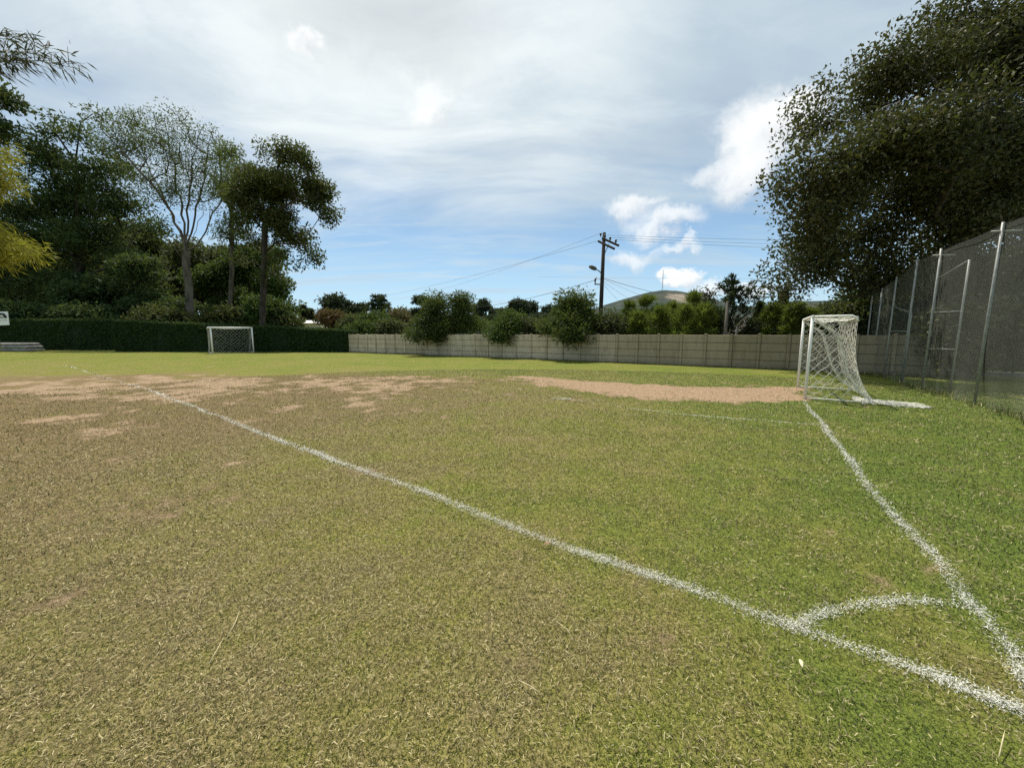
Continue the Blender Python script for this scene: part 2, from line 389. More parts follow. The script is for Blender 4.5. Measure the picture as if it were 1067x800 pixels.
def build_line(nm, P, w):
    P, s = poly_len(P); L = s[-1]; r = np.random.default_rng(len(nm))
    T = []; SZ = []
    for t0 in np.arange(0, L, .05):
        x, y = sample_poly(P, s, t0); d = max(math.hypot(x, y), 1.5)
        if d > 13 and nm == 'touchline': pass
        sz = .0016 * max(1, (d / 2.4) ** .85)
        cnt = int(min(300, .44 * .05 * w * 1.9 / (sz * sz * 3.2)) * line_density(nm, np.array([t0]), L, np.array([x]), np.array([y]))[0] + r.random())
        T.append(t0 + r.random(cnt) * .05); SZ.append(np.full(cnt, sz))
    T = np.concatenate(T); SZ = np.concatenate(SZ) * (.45 + 1.1 * r.random(len(T)) ** 1.5)
    x, y = sample_poly(P, s, T); x2, y2 = sample_poly(P, s, np.minimum(T + .05, L)); x1, y1 = sample_poly(P, s, np.maximum(T - .05, 0))
    nrm = np.stack([-(y2 - y1), x2 - x1], -1); nrm /= np.maximum(np.linalg.norm(nrm, axis=1)[:, None], 1e-6)
    wob = (fbm(T, T * 0, 1.1, 88) - .5) * .07
    off = r.normal(0, w * .46, len(T)) * (1 + .8 * r.random(len(T)) ** 4) + wob
    cx, cy = x + nrm[:, 0] * off, y + nrm[:, 1] * off
    n = len(T); cz = ground_z(cx, cy) + .006 + r.random(n) * .016
    # irregular elongated grains lying on the turf at all tilts
    ang = r.random(n) * 2 * np.pi; a = np.stack([np.cos(ang), np.sin(ang), r.normal(0, .35, n)], -1)
    b = np.stack([-np.sin(ang), np.cos(ang), r.normal(0, .35, n)], -1)
    C = np.stack([cx, cy, cz], -1); el = (1.2 + 4.2 * r.random(n) ** 1.5)[:, None]
    S = SZ[:, None]
    V = np.stack([C - a * S * el, C + b * S * (.5 + .4 * r.random((n, 1))), C + a * S * el * (.6 + .6 * r.random((n, 1))), C - b * S * (.5 + .4 * r.random((n, 1)))], 1).reshape(-1, 3)
    o = link(nm, mesh_np(nm, V, [np.arange(n * 4).reshape(-1, 4)]), M['chalk'])
    return o
LAB = dict(touchline='long white chalk line crossing the pitch from the corner to the far left', goal_line='white chalk line running from the corner to the near goal',
           corner_arc='short curved white chalk arc across the pitch corner', penalty_area_line='faint white chalk line meeting the goal line beside the near goal', penalty_spot='small white chalk spot at the edge of the bare soil patch')
for nm, (P, w) in LINES.items(): tag(build_line(nm, P, w), LAB[nm], 'pitch marking', kind='structure')

# ------------------------------------------------------------------ grass blades
def grass():
    TH = 1.15
    r = rng
    def batch(d0, d1, dens):
        n = int(TH * (d1 * d1 - d0 * d0) * dens)
        d = np.sqrt(r.random(n) * (d1 * d1 - d0 * d0) + d0 * d0); a = (r.random(n) * 2 - 1) * TH
        return d * np.sin(a), d * np.cos(a), d
    XS, YS, DS = [], [], []
    edges = [.5, 1.5, 2.2, 3, 4, 5.2, 6.7, 8.5, 11, 14, 18]
    for a, b in zip(edges[:-1], edges[1:]):
        m = (a + b) / 2; dens = 12500 * min(1, (2.2 / m) ** 1.38)
        x, y, d = batch(a, b, dens); XS.append(x); YS.append(y); DS.append(d)
    x, y, d = map(np.concatenate, (XS, YS, DS))
    dr, di, pt = region(x, y); ba = region.bare
    keep = (r.random(len(x)) > di * .9) & (x < 17)
    x, y, d, dr, ba = x[keep], y[keep], d[keep], dr[keep], ba[keep]
    n = len(x); sc = np.maximum(1, (d / 2.4) ** .68)
    cl = fbm(x, y, 6., 33, 3)                         # clumpiness
    kind = r.random(n); straw = kind < np.clip(.12 + dr * .54 + (cl - .5) * .75, .05, .88)
    chalk = r.random(n) < line_mask(x, y) * .8
    L = np.where(straw, r.uniform(.010, .034, n), r.uniform(.012, .034, n)) * (.75 + .5 * cl) * np.minimum(sc, 2.2) ** .6
    W = r.uniform(.0015, .0036, n) * sc
    az = r.random(n) * 2 * np.pi
    el = np.where(straw, r.normal(.5, .42, n), r.normal(.75, .42, n)).clip(-.1, 1.45)
    az2 = az + r.normal(0, .5, n)
    base = np.stack([x, y, ground_z(x, y) + np.where(straw, r.uniform(0, .016, n), -.003)], -1)
    h = np.stack([np.cos(az) * np.cos(el), np.sin(az) * np.cos(el), np.sin(el)], -1)
    el2 = el - r.uniform(.1, .8, n)
    h2 = np.stack([np.cos(az2) * np.cos(el2), np.sin(az2) * np.cos(el2), np.sin(el2)], -1)
    s = np.stack([-np.sin(az), np.cos(az), r.normal(0, .5, n)], -1) * (W / 2)[:, None]
    mid = base + h * (L * .55)[:, None]; tip = mid + h2 * (L * .5)[:, None]
    tip[:, 2] = np.maximum(tip[:, 2], base[:, 2] - .002)
    V = np.stack([base - s, base + s, mid + s * .85, mid - s * .85, tip], 1).reshape(-1, 3)
    i = (np.arange(n) * 5)[:, None]
    t = r.random(n); t2 = r.random(n)
    rep = lambda a: np.repeat(a, 5)
    me = mesh_np('grass', V, [i + np.array([[0, 1, 2, 3]]), i + np.array([[3, 2, 4]])],
                 dict(straw=rep(straw * 1.), bare=rep(ba), dryness=rep(np.clip(dr * 1.5, 0, 1)), tint=rep(t), chalk=rep(chalk * 1.)))
    m, nt = new_mat('grass_blade'); N = NT(nt)
    t = N.attr('tint')
    gr = N.mix(N.math('POWER', t, 1.4), N.mix(N.attr('dryness'), (.022, .044, .008), (.050, .060, .012)), N.mix(N.attr('dryness'), (.215, .25, .064), (.32, .31, .085)))
    rmp = N.n('ShaderNodeValToRGB', Fac=t); e = rmp.color_ramp.elements
    e[0].color = (.05, .036, .016, 1); e[1].color = (.70, .60, .34, 1); e[0].position = .0; e[1].position = 1.
    k = e.new(.55); k.color = (.29, .235, .108, 1)
    c = N.mix(N.attr('straw'), gr, N.mix(N.math('MULTIPLY', N.attr('bare'), .75), rmp.outputs[0], N.mix(t, (.06, .036, .018), (.36, .25, .14))))
    c = N.mix(N.math('MULTIPLY', N.attr('chalk'), .92), c, (.64, .63, .55))
    p = N.n('ShaderNodeBsdfPrincipled', Base_Color=c, Roughness=.6); p.inputs['Specular IOR Level'].default_value = .22
    tr = N.n('ShaderNodeBsdfTranslucent', Color=c)
    N.out(N.n('ShaderNodeMixShader', i0=.3, i1=p, i2=tr))
    print('BLADES', n)
    tag(link('grass', me, m), 'short mown grass blades, green and straw coloured', 'grass', kind='stuff')
    return m
M['grass_blade'] = grass()

# ------------------------------------------------------------------ tree builder
def leaf_quads(C, L, W, r, up=.3, dirs=None, droop=0.):
    n = len(C)
    a = r.normal(size=(n, 3)) if dirs is None else dirs + r.normal(size=(n, 3)) * .45
    a[:, 2] -= droop
    a /= np.linalg.norm(a, axis=1)[:, None]
    b = np.cross(a, r.normal(size=(n, 3)) + np.array([0, 0, up])); b /= np.maximum(np.linalg.norm(b, axis=1)[:, None], 1e-6)
    nn = np.cross(a, b); L = (L * r.uniform(.6, 1.3, n))[:, None]; W = (W * r.uniform(.6, 1.3, n))[:, None]
    V = np.stack([C, C + a * L * .5 + b * W * .5 + nn * W * .18, C + a * L, C + a * L * .5 - b * W * .5 + nn * W * .18], 1).reshape(-1, 3)
    return V
def crown_obj(name, C, tint_c, L, W, mat, parent, r, up=.3, dirs=None, droop=0., label=None):
    V = leaf_quads(C, L, W, r, up, dirs, droop); n = len(C)
    t = np.clip(tint_c * .55 + r.random(n) * .45, 0, 1)
    me = mesh_np(name, V, [np.arange(n * 4).reshape(-1, 4)], dict(tint=np.repeat(t, 4), tint2=np.repeat(r.random(n), 4)))
    return link(name, me, mat, parent)
def skeleton(trunk_pts, targets, r, rad0, sides=5, tip=.012, power=.45, sag=.0, limbs=()):
    """connect targets to the trunk; returns a tube MB"""
    nodes = [np.asarray(p, float) for p in trunk_pts]; par = [-1] + list(range(len(nodes) - 1))
    top = nodes[-1]; root = nodes[len(nodes) // 2]
    order = np.argsort(np.linalg.norm(targets - root, axis=1))
    plen = [0.]
    for i in range(1, len(nodes)): plen.append(plen[-1] + np.linalg.norm(nodes[i] - nodes[i - 1]))
    lo = max(1, len(nodes) // 3)
    for lm in limbs:                                        # main limbs leave the nearest trunk node and rise in a curve
        j = int(np.argmin([np.linalg.norm(np.array(q) - lm[0]) for q in nodes[:len(trunk_pts)]])); prev = j
        ctl = np.array([nodes[j]] + list(lm)); _, sl_ = poly_len(ctl); m = max(4, int(sl_[-1] / 1.1))
        for q in range(1, m + 1):
            p = np.array([np.interp(sl_[-1] * q / m, sl_, ctl[:, c_]) for c_ in range(3)]) + r.normal(size=3) * .10
            nodes.append(p); par.append(prev); plen.append(plen[prev] + sl_[-1] / m * .5); prev = len(nodes) - 1
    for k in order:
        T = targets[k]; A = np.array(nodes[lo:]); dd = np.linalg.norm(A - T, axis=1)
        c = dd + .25 * np.array(plen[lo:]) + np.where(A[:, 2] > T[2] + .05, (A[:, 2] - T[2]) * 1.2, 0)
        j = int(np.argmin(c)) + lo
        p0 = nodes[j]; d = np.linalg.norm(T - p0); m = max(1, min(4, int(d / (tip * 40 + .3))))
        prev = j
        for s in range(1, m + 1):
            t = s / m; p = p0 + (T - p0) * t + r.normal(size=3) * d * .05 * (s < m); p[2] += d * .10 * math.sin(math.pi * t) - sag * d * t * (1 - t)
            nodes.append(p); par.append(prev); plen.append(plen[prev] + d / m); prev = len(nodes) - 1
    n = len(nodes); w = np.zeros(n); kids = [0] * n
    for i in range(n - 1, 0, -1):
        if w[i] == 0: w[i] = 1
        w[par[i]] += w[i]
    rad = tip * np.maximum(w, 1) ** power; sc = rad0 / rad[0]
    rad = np.maximum(rad * np.where(np.arange(n) < len(trunk_pts), sc, min(sc, 1.6) if sc > 1 else sc), tip * .6)
    P = np.array(nodes); par = np.array(par)
    i = np.arange(1, n); A, B = P[par[i]], P[i]; ra, rb = rad[par[i]], rad[i]
    lim = len(trunk_pts); br = i >= lim
    ra = np.where(br, np.minimum(ra, rb * 1.5), ra)
    D = B - A; ln = np.maximum(np.linalg.norm(D, axis=1), 1e-6)[:, None]; D = D / ln
    ref = np.where(np.abs(D[:, 2:3]) < .9, np.array([[0, 0, 1.]]), np.array([[1., 0, 0]]))
    u = np.cross(D, ref); u /= np.linalg.norm(u, axis=1)[:, None]; v = np.cross(D, u)
    ang = np.arange(sides) * 2 * np.pi / sides
    ring = np.cos(ang)[None, :, None] * u[:, None] + np.sin(ang)[None, :, None] * v[:, None]
    V = np.concatenate([A[:, None] + ring * ra[:, None, None], B[:, None] + ring * rb[:, None, None]], 1).reshape(-1, 3)
    m = len(i); o = (np.arange(m) * 2 * sides)[:, None]
    F = np.concatenate([o + np.array([[k, (k + 1) % sides, sides + (k + 1) % sides, sides + k]]) for k in range(sides)])
    return V, F, P
def trunk_line(base, top, r, n=7, wob=.03):
    base, top = np.asarray(base, float), np.asarray(top, float); L = np.linalg.norm(top - base)
    out = []
    for i in range(n):
        t = i / (n - 1); p = base + (top - base) * t
        if 0 < i < n - 1: p = p + np.array([*(r.normal(size=2) * L * wob), 0])
        out.append(p)
    return out
def px_lobes(lobes, D):
    """(px, py, rx, ry[, dd]) in photo pixels at depth D -> centre, radii in metres"""
    out = []
    for lb in lobes:
        px, py, rx, ry = lb[:4]; dd = lb[4] if len(lb) > 4 else 0.
        c = at(px, py, D + dd); s = (D + dd) / FPX
        out.append((c, np.array([rx * s, max(rx, ry) * s * .85, ry * s])))
    return out
def sample_lobes(lobes, n, r, shell=2.4):
    vol = np.array([np.prod(R) ** .62 for _, R in lobes]); cnt = np.maximum(1, (vol / vol.sum() * n).astype(int))
    pts = []
    for (c, R), k in zip(lobes, cnt):
        d = r.normal(size=(k, 3)); d /= np.linalg.norm(d, axis=1)[:, None]
        pts.append(c + d * R * (r.random((k, 1)) ** (1 / shell)))
    return np.concatenate(pts)
def tree(name, label, cat, D, px, lobes, leaf, bark='bark_dark', n_cl=200, per=60, cr=1.0, L=.3, W=.14, rad=.25, top=None, seed=0,
         group=None, n_sk=160, shell=2.4, up=.3, droop=0., flat=.6, tip=.02, radial=False, wob=.008, sides=5, power=.45, limbs=(), k_sub=5, r_sub=.42):
    r = np.random.default_rng(seed + 1000)
    LB = [(c, np.maximum(R_ - cr * (.65 + .6 * r_sub), R_ * .5)) for c, R_ in px_lobes(lobes, D)]
    b = at(px, 348, D); b[2] = 0
    root = empty(name, b, label, cat, group)
    cc = np.mean([c for c, _ in LB], axis=0)
    tp = at(*top, D) if top is not None else np.array([b[0] * .6 + cc[0] * .4, b[1] * .6 + cc[1] * .4, cc[2]])
    S = sample_lobes(LB, max(8, n_cl // k_sub), r, shell)              # boughs first, then leaf clusters gathered on each bough
    o_ = r.normal(size=(n_cl, 3)); o_ *= np.minimum(1., 1.7 / np.linalg.norm(o_, axis=1))[:, None]; o_[:, 2] *= .85
    C = S[r.integers(0, len(S), n_cl)] + o_ * cr * r_sub; C[:, 2] = np.maximum(C[:, 2], .3)
    sel = r.permutation(len(C))[:min(n_sk, len(C))]
    V, F, nodes = skeleton(trunk_line(b - np.array([0, 0, .15]), tp, r, 7, wob), C[sel], r, rad, sides, tip, power, limbs=[[at(x, y, D + dz) for x, y, dz in lm] for lm in limbs])
    link('trunk', mesh_np('trunk', V, [F], smooth=True), M[bark], root)
    k = r.poisson(per, len(C)); I = np.repeat(np.arange(len(C)), k)
    off = r.normal(size=(len(I), 3)); off *= np.minimum(1., 1.75 / np.linalg.norm(off, axis=1))[:, None]; off[:, 2] *= flat
    P = C[I] + off * cr * .5
    P[:, 2] = np.maximum(P[:, 2], .05)
    dirs = off / np.linalg.norm(off, axis=1)[:, None] if radial else None
    crown_obj('crown', P, r.random(len(C))[I], L, W, M[leaf], root, r, up, dirs, droop)
    return root
def conifer(name, label, D, px, top_y, half, leaf, base_y=348, seed=0, whorls=13, per=16, L=.35, W=.06, rad=.12, group=None, cat='tree', lean=0., start=.12, droop=.0, blunt=1.0, curve=.25, clumps=9, spread=.05, u0=.2, nbr=(4, 7), vary=(.55, 1.3)):
    """trunk with whorled boughs, each bough carrying sprays of needles; upward tips"""
    r = np.random.default_rng(seed + 50)
    b = at(px, 348, D); b[2] = 0; H = at(px, top_y, D)[2]; s = D / FPX; R = half * s
    root = empty(name, b, label, cat, group)
    tp = b + np.array([lean * s, 0, H]); tr = MB(); N = 9
    tr.tube([b + (tp - b) * (i / N) - np.array([0, 0, .1 * (i == 0)]) + np.array([*r.normal(size=2) * .01 * H * (0 < i < N), 0]) for i in range(N + 1)], [rad * (1 - .93 * i / N) for i in range(N + 1)], 7)
    C, Dr, T = [], [], []
    for w in range(whorls):
        t = start + (1 - start) * (w + r.random() * .5) / whorls
        c = b + (tp - b) * t; rr = R * ((1 - t) ** (.75 * blunt) * .95 + .06)
        nb = r.integers(*nbr); a0 = r.random() * 6.28
        for k in range(nb):
            a = a0 + k * 6.28 / nb + r.normal() * .25; q = rr * r.uniform(*vary)
            tipv = c + np.array([math.cos(a) * q, math.sin(a) * q, q * (curve + r.normal() * .15) - droop * q])
            mid = c + (tipv - c) * .5 + np.array([0, 0, -q * .06])
            tr.tube([c, mid, tipv], [rad * (1 - t) * .35 + .008, rad * (1 - t) * .2 + .006, .004], 4, False)
            m = max(3, int(clumps * (.4 + .6 * q / R)))
            for u in np.linspace(u0, 1.05, m):
                pc = c + (tipv - c) * u + r.normal(size=3) * q * .08
                C.append(pc); Dr.append(unit(tipv - c) * .8 + np.array([0, 0, .35])); T.append(r.random())
    C.append(tp - np.array([0, 0, H * .03])); Dr.append(np.array([0, 0, 1.])); T.append(.5)
    C, Dr, T = np.array(C), np.array(Dr), np.array(T)
    I = np.repeat(np.arange(len(C)), per)
    P = C[I] + r.normal(size=(len(I), 3)) * R * spread
    P[:, 2] = np.maximum(P[:, 2], .05)
    tr.build('trunk', M['bark_dark'], root, True)
    crown_obj('crown', P, T[I], L, W, M[leaf], root, r, .3, Dr[I] + r.normal(size=(len(I), 3)) * .5)
    return root

# ------------------------------------------------------------------ left wood
GW = 'trees standing behind the hedges'
tree('evergreen_tree', 'broad dark evergreen tree with layered boughs, nearest the white sign behind the hedge', 'tree', 54, 78,
     [(78,140,32,22),(40,165,36,24),(108,172,34,24),(60,205,60,28),(125,215,36,28),(20,245,50,30),(85,255,66,32),(140,280,36,36),(40,300,64,34),(110,310,60,30),(88,122,16,10),(56,128,12,8),(70,180,40,26),(110,195,30,22),(45,225,50,26),(95,235,46,26),(150,235,22,20),(60,150,30,18)],
     'leaf_evergreen', n_cl=430, per=105, cr=2.2, L=.55, W=.2, rad=.45, top=(84,128), seed=1, group=GW, n_sk=230, flat=.42, tip=.035, droop=.15, k_sub=3)
tree('evergreen_tree', 'dark evergreen tree cut off by the left edge of the view, behind the dark hedge', 'tree', 52, -15,
     [(6,105,24,16),(-20,130,50,34),(12,132,20,14),(-30,200,50,60),(-10,280,50,46)], 'leaf_evergreen', n_cl=120, per=130, cr=2.0, L=.6, W=.26, rad=.45, seed=2, group=GW, flat=.4, tip=.04)
tree('bare_branched_tree', 'tall pale trunked tree with fanning bare branches and sparse feathery leaves', 'tree', 48, 198,
     [(122,130,20,14),(150,125,26,14),(185,128,26,13),(212,142,22,16),(135,155,26,22),(170,155,34,24),(212,172,22,24),(150,190,22,22),(185,195,28,26),(228,162,14,24),(116,150,16,16),(222,205,14,20),(232,185,12,20),(104,140,10,10)],
     'leaf_airy', bark='bark_pale', n_cl=360, per=36, cr=1.35, L=.33, W=.10, rad=.42, top=(194,262), seed=3, group=GW, n_sk=330, tip=.018, shell=2.6, droop=.2, power=.40, k_sub=2, r_sub=.7, wob=.006,
     limbs=[[(188,240,0),(170,205,1),(150,165,2),(128,130,3)], [(180,222,0),(165,200,-1),(140,172,-2),(112,142,-2)], [(193,240,0),(186,200,1),(178,160,2),(172,122,2)], [(194,238,0),(197,205,-1),(203,160,-2),(210,134,-2)],
            [(197,245,0),(206,215,1),(214,180,2),(218,140,2)], [(198,262,0),(214,240,1),(230,208,2),(236,172,2)], [(190,268,0),(168,246,-1),(142,220,-2),(120,195,-3)], [(199,255,0),(208,228,-2),(222,196,-3),(226,160,-4)], [(188,258,0),(165,225,2),(140,190,4),(118,160,5)]])
tree('feathery_tree', 'thin tree with sparse drooping foliage between the pale trunked tree and the gum tree', 'tree', 56, 238,
     [(238,162,20,12),(248,178,16,18),(236,198,18,22),(252,212,14,22),(240,238,18,22)], 'leaf_airy', bark='bark_pale', n_cl=90, per=60, cr=1.6, L=.5, W=.14, rad=.3, top=(242,190), seed=4, group=GW, n_sk=90, tip=.03, droop=.5, k_sub=2)
tree('gum_tree', 'tall dark gum tree leaning right, clumped crown against open sky', 'tree', 45, 272,
     [(283,190,40,24),(300,163,32,9),(330,190,18,20),(341,214,9,14),(322,210,18,12),(258,205,22,20),(248,232,16,16),(262,250,18,18),(288,228,24,18),(303,247,18,14),(320,252,13,9),(326,264,8,9),(312,278,6,9),(298,268,12,9),(283,284,7,10),(256,268,10,10),(340,230,7,6),(270,222,24,18),(316,168,18,8)],
     'leaf_gum', bark='bark_dark', n_cl=300, per=95, cr=1.15, L=.40, W=.16, rad=.34, top=(276,235), seed=5, group=GW, n_sk=160, tip=.025, flat=.85, droop=.25, shell=2.4, wob=.003, k_sub=3, r_sub=.5,
     limbs=[[(278,225,0),(288,195,1),(290,165,1)], [(278,235,0),(300,212,-1),(332,205,-1)], [(275,240,0),(258,218,1),(252,205,1)], [(275,262,0),(292,252,-1),(318,256,-1)], [(277,228,0),(300,190,2),(322,180,2)]])
tree('broadleaf_tree', 'rounded mid green broadleaf tree standing under the gum tree', 'tree', 60, 262,
     [(262,272,34,26),(230,290,34,24),(280,300,22,22),(258,318,40,20),(290,316,10,18)], 'leaf_bush', n_cl=140, per=130, cr=2.2, L=.55, W=.28, rad=.35, seed=6, group=GW, tip=.04)
tree('broadleaf_tree', 'olive broadleaf tree behind the pale forked trunk', 'tree', 64, 205,
     [(205,272,30,20),(178,290,34,24),(228,266,20,22),(212,302,36,28),(165,312,34,24)], 'leaf_olive', n_cl=140, per=120, cr=2.4, L=.6, W=.28, rad=.35, seed=7, group=GW, tip=.04)
tree('evergreen_tree', 'low dark evergreen tree just left of the pale forked trunk', 'tree', 50, 150,
     [(150,285,28,24),(128,305,36,28),(165,318,34,26),(100,318,44,26),(185,322,26,20)], 'leaf_evergreen', n_cl=130, per=120, cr=2., L=.55, W=.24, rad=.3, seed=8, group=GW, flat=.35, tip=.03)
GL2 = 'trees deep in the wood behind the hedges'
for k, (px, py, rx, ry, mt, lab) in enumerate([(-10,276,40,52,'leaf_evergreen','dark tree deep in the wood at the left edge behind the white sign'),(36,280,38,50,'leaf_evergreen','dark tree deep in the wood between the left edge and the broad evergreen trunk'),(90,280,38,50,'leaf_evergreen','dark tree deep in the wood right behind the broad evergreen trunk'),
      (140,272,32,50,'leaf_gum','dark olive tree deep in the wood left of the pale trunk'),(184,284,30,44,'leaf_evergreen','dark tree deep in the wood right behind the pale trunk'),(232,286,32,42,'leaf_evergreen','dark tree deep in the wood between pale trunk and gum trunk'),(268,314,24,20,'leaf_bush','green tree deep in the wood behind the gum trunk')]):
    tree('broadleaf_tree', lab, 'tree', 68 + 2 * (k % 3), px, [(px, py, rx, ry), (px - rx * .5, py + ry * .5, rx * .8, ry * .6), (px + rx * .5, py + ry * .5, rx * .8, ry * .6), (px, 336, rx, 10)], mt, n_cl=170, per=95, cr=2.4, L=.7, W=.32, rad=.35, seed=400 + k, group=GL2, n_sk=80, tip=.04)
GU = 'undergrowth bushes behind the hedges'
for k, (px, py, rx, ry, mt, lab) in enumerate([(24,328,40,12,'leaf_evergreen','dark bush behind the hedge directly right of the white sign'),(92,332,34,10,'leaf_evergreen','dark low bush behind the place where the two hedges meet'),
      (168,333,30,10,'leaf_gum','dark bush behind the hedge left of the pale trunk'),(236,334,30,11,'leaf_gum','low dark bush above the far goal'),(276,322,16,20,'leaf_bush','bright green bush at the right end of the tall trees'),(297,338,8,7,'leaf_olive','small olive bush below the double utility pole')]):
    tree('bush', lab, 'bush', 44 + k, px, [(px, py, rx, ry), (px - rx * .4, py + ry * .4, rx * .6, ry * .7)], mt, n_cl=110, per=80, cr=1.5, L=.42, W=.24, rad=.1, seed=20 + k, group=GU, n_sk=60, tip=.02)

# golden bamboo and sparse bamboo by the left edge
def bamboo(name, label, base, tips, leaf, seed, gold):
    r = np.random.default_rng(seed); b = np.array(base, float); root = empty(name, b, label, 'bamboo')
    C, Dr, T = [], [], []
    for tp in tips:
        tp = np.array(tp, float); s = b + np.array([r.normal() * .25, r.normal() * .25, -.05]); cul = MB(); N = 14
        pk = np.array([s[0] * .75 + tp[0] * .25, s[1] * .75 + tp[1] * .25, max(tp[2] * 1.12, tp[2] + .4)])
        pts = [(1 - t) ** 2 * s + 2 * t * (1 - t) * pk + t * t * tp for t in np.linspace(0, 1, N + 1)]
        cul.tube(pts, [.022 * (1 - .9 * i / N) for i in range(N + 1)], 7)
        for i in range(2, N):                       # node rings
            cul.tube([pts[i] - unit(pts[i + 1] - pts[i]) * .008, pts[i] + unit(pts[i + 1] - pts[i]) * .008], .026 * (1 - .9 * i / N), 7)
        tw = [] 
        for t in np.linspace(.5 if gold else .62, 1, 26 if gold else 20):
            p = (1 - t) ** 2 * s + 2 * t * (1 - t) * pk + t * t * tp; d = unit(tp - pk)
            for sd in (-1, 1):
                q = p + (np.cross(d, [0, 0, 1]) * sd * r.uniform(.05, .2 if gold else .3) + d * r.uniform(.1, .28 if gold else .4) + np.array([0, 0, r.uniform(-.05, .25) if not gold else r.uniform(-.25, .15)])) * (1.25 - .6 * t)
                cul.tube([p, (p + q) / 2 + np.array([0, 0, .02]), q], [.004, .003, .0015], 4, False)
                m = 34 if gold else 6
                for u in np.linspace(.25, 1., m):
                    C.append(p + (q - p) * u + r.normal(size=3) * (.07 if gold else .02)); Dr.append(unit(q - p) * .7 + np.array([0, 0, -.55 if gold else -.8])); T.append(r.random())
        cul.build('culm', M['cane'], root, True)
    C, Dr, T = np.array(C), np.array(Dr), np.array(T)
    crown_obj('foliage', C, T, .13 if gold else .15, .014 if gold else .017, M[leaf], root, r, .3, Dr)
bamboo('bamboo', 'sparse bamboo cane tip with thin hanging dark leaves against the sky', (-9.2, 5.6, 0), [at(72,70,5.2), at(26,40,5.4), at(6,62,5.0), at(46,58,5.1)], 'leaf_bamboo', 3, False)
bamboo('bamboo', 'golden yellow feathery bamboo plumes hanging in from the left edge', (-10.2, 6.4, 0), [at(10,188,6.2), at(-4,172,6.0), at(4,160,6.4), at(30,262,6.0), at(18,256,6.3), at(6,250,6.1), at(-6,236,6.0), at(-12,246,5.8), at(-14,190,6.1)], 'leaf_gold', 4, True)

# ------------------------------------------------------------------ hedges
def hedge(label, p0, p1, depth, h0, h1, seed):
    r = np.random.default_rng(seed); p0, p1 = np.array(p0, float), np.array(p1, float)
    d = p1 - p0; L = np.linalg.norm(d); d /= L; nrm = np.array([d[1], -d[0]])        # towards the pitch
    if nrm[1] > 0: nrm = -nrm
    mb = MB(); seg = 14
    for a in range(seg):
        t0, t1 = a / seg, (a + 1) / seg
        for (ta, tb) in ((t0, t1),):
            A, B = p0 + d * L * ta, p0 + d * L * tb; ha, hb = h0 + (h1 - h0) * ta - .12, h0 + (h1 - h0) * tb - .12
            f = lambda q, z, k: (q[0] - nrm[0] * k, q[1] - nrm[1] * k, z)
            e = .1
            mb.add([f(A, 0, e), f(B, 0, e), f(B, hb, e), f(A, ha, e), f(A, 0, depth - e), f(B, 0, depth - e), f(B, hb, depth - e), f(A, ha, depth - e)],
                   [(0, 1, 2, 3), (5, 4, 7, 6), (3, 2, 6, 7)] + ([(4, 0, 3, 7)] if a == 0 else []) + ([(1, 5, 6, 2)] if a == seg - 1 else []))
    nf, ntp, ne = int(L * (h0 + h1) / 2 * 260), int(L * depth * 240), int(depth * (h0 + h1) / 2 * 260)
    def pack(t, k, z): return np.stack([p0[0] + d[0] * L * t - nrm[0] * k, p0[1] + d[1] * L * t - nrm[1] * k, z], -1)
    t = r.random(nf); hh = h0 + (h1 - h0) * t; zf = r.random(nf)
    bump = (fbm(t * L, zf * hh, 1.1, seed, 3) - .5) * .28
    P = [pack(t, .02 - bump + r.random(nf) * .12, zf * hh)]; 
    t = r.random(ntp); k = r.random(ntp) * depth; top = h0 + (h1 - h0) * t + (fbm(t * L, k, .9, seed + 5, 3) - .5) * .30
    P.append(pack(t, k, top - r.random(ntp) * .12))
    for e in (0., 1.):
        z = r.random(ne); P.append(pack(np.full(ne, e) + (r.random(ne) - .5) * .2 / L, r.random(ne) * depth, z * (h0 + (h1 - h0) * e)))
    # twiggy tufts out of the top
    nt_ = int(L * 22); t = r.random(nt_); P.append(pack(t, r.random(nt_) * depth, h0 + (h1 - h0) * t + r.random(nt_) ** 3 * .32))
    P = np.concatenate(P); n = len(P)
    V = leaf_quads(P, .15, .09, r, .8)
    bv = np.array(mb.v); me = mesh_np('hedge', np.concatenate([bv, V]), [np.array(mb.f), (np.arange(n * 4) + len(bv)).reshape(-1, 4)],
                 dict(tint=np.concatenate([np.zeros(len(bv)), np.repeat(r.random(n), 4)])))
    tag(link('hedge', me, M['hedge']), label, 'hedge', 'clipped hedges along the far side')
hA = at(-60, 348, 41.2)[:2]; hB = at(116, 348, 39.2)[:2]
hedge('darker clipped hedge at the far left, behind the low grey slabs', hA, hB, 1.6, 3.2, 3.1, 61)
hC = at(118, 348, 36.2)[:2]; hD = at(365, 348, 35.0)[:2]
hedge('long clipped hedge behind the far goal, meeting the concrete wall', hC, hD, 1.5, 2.95, 1.98, 62)

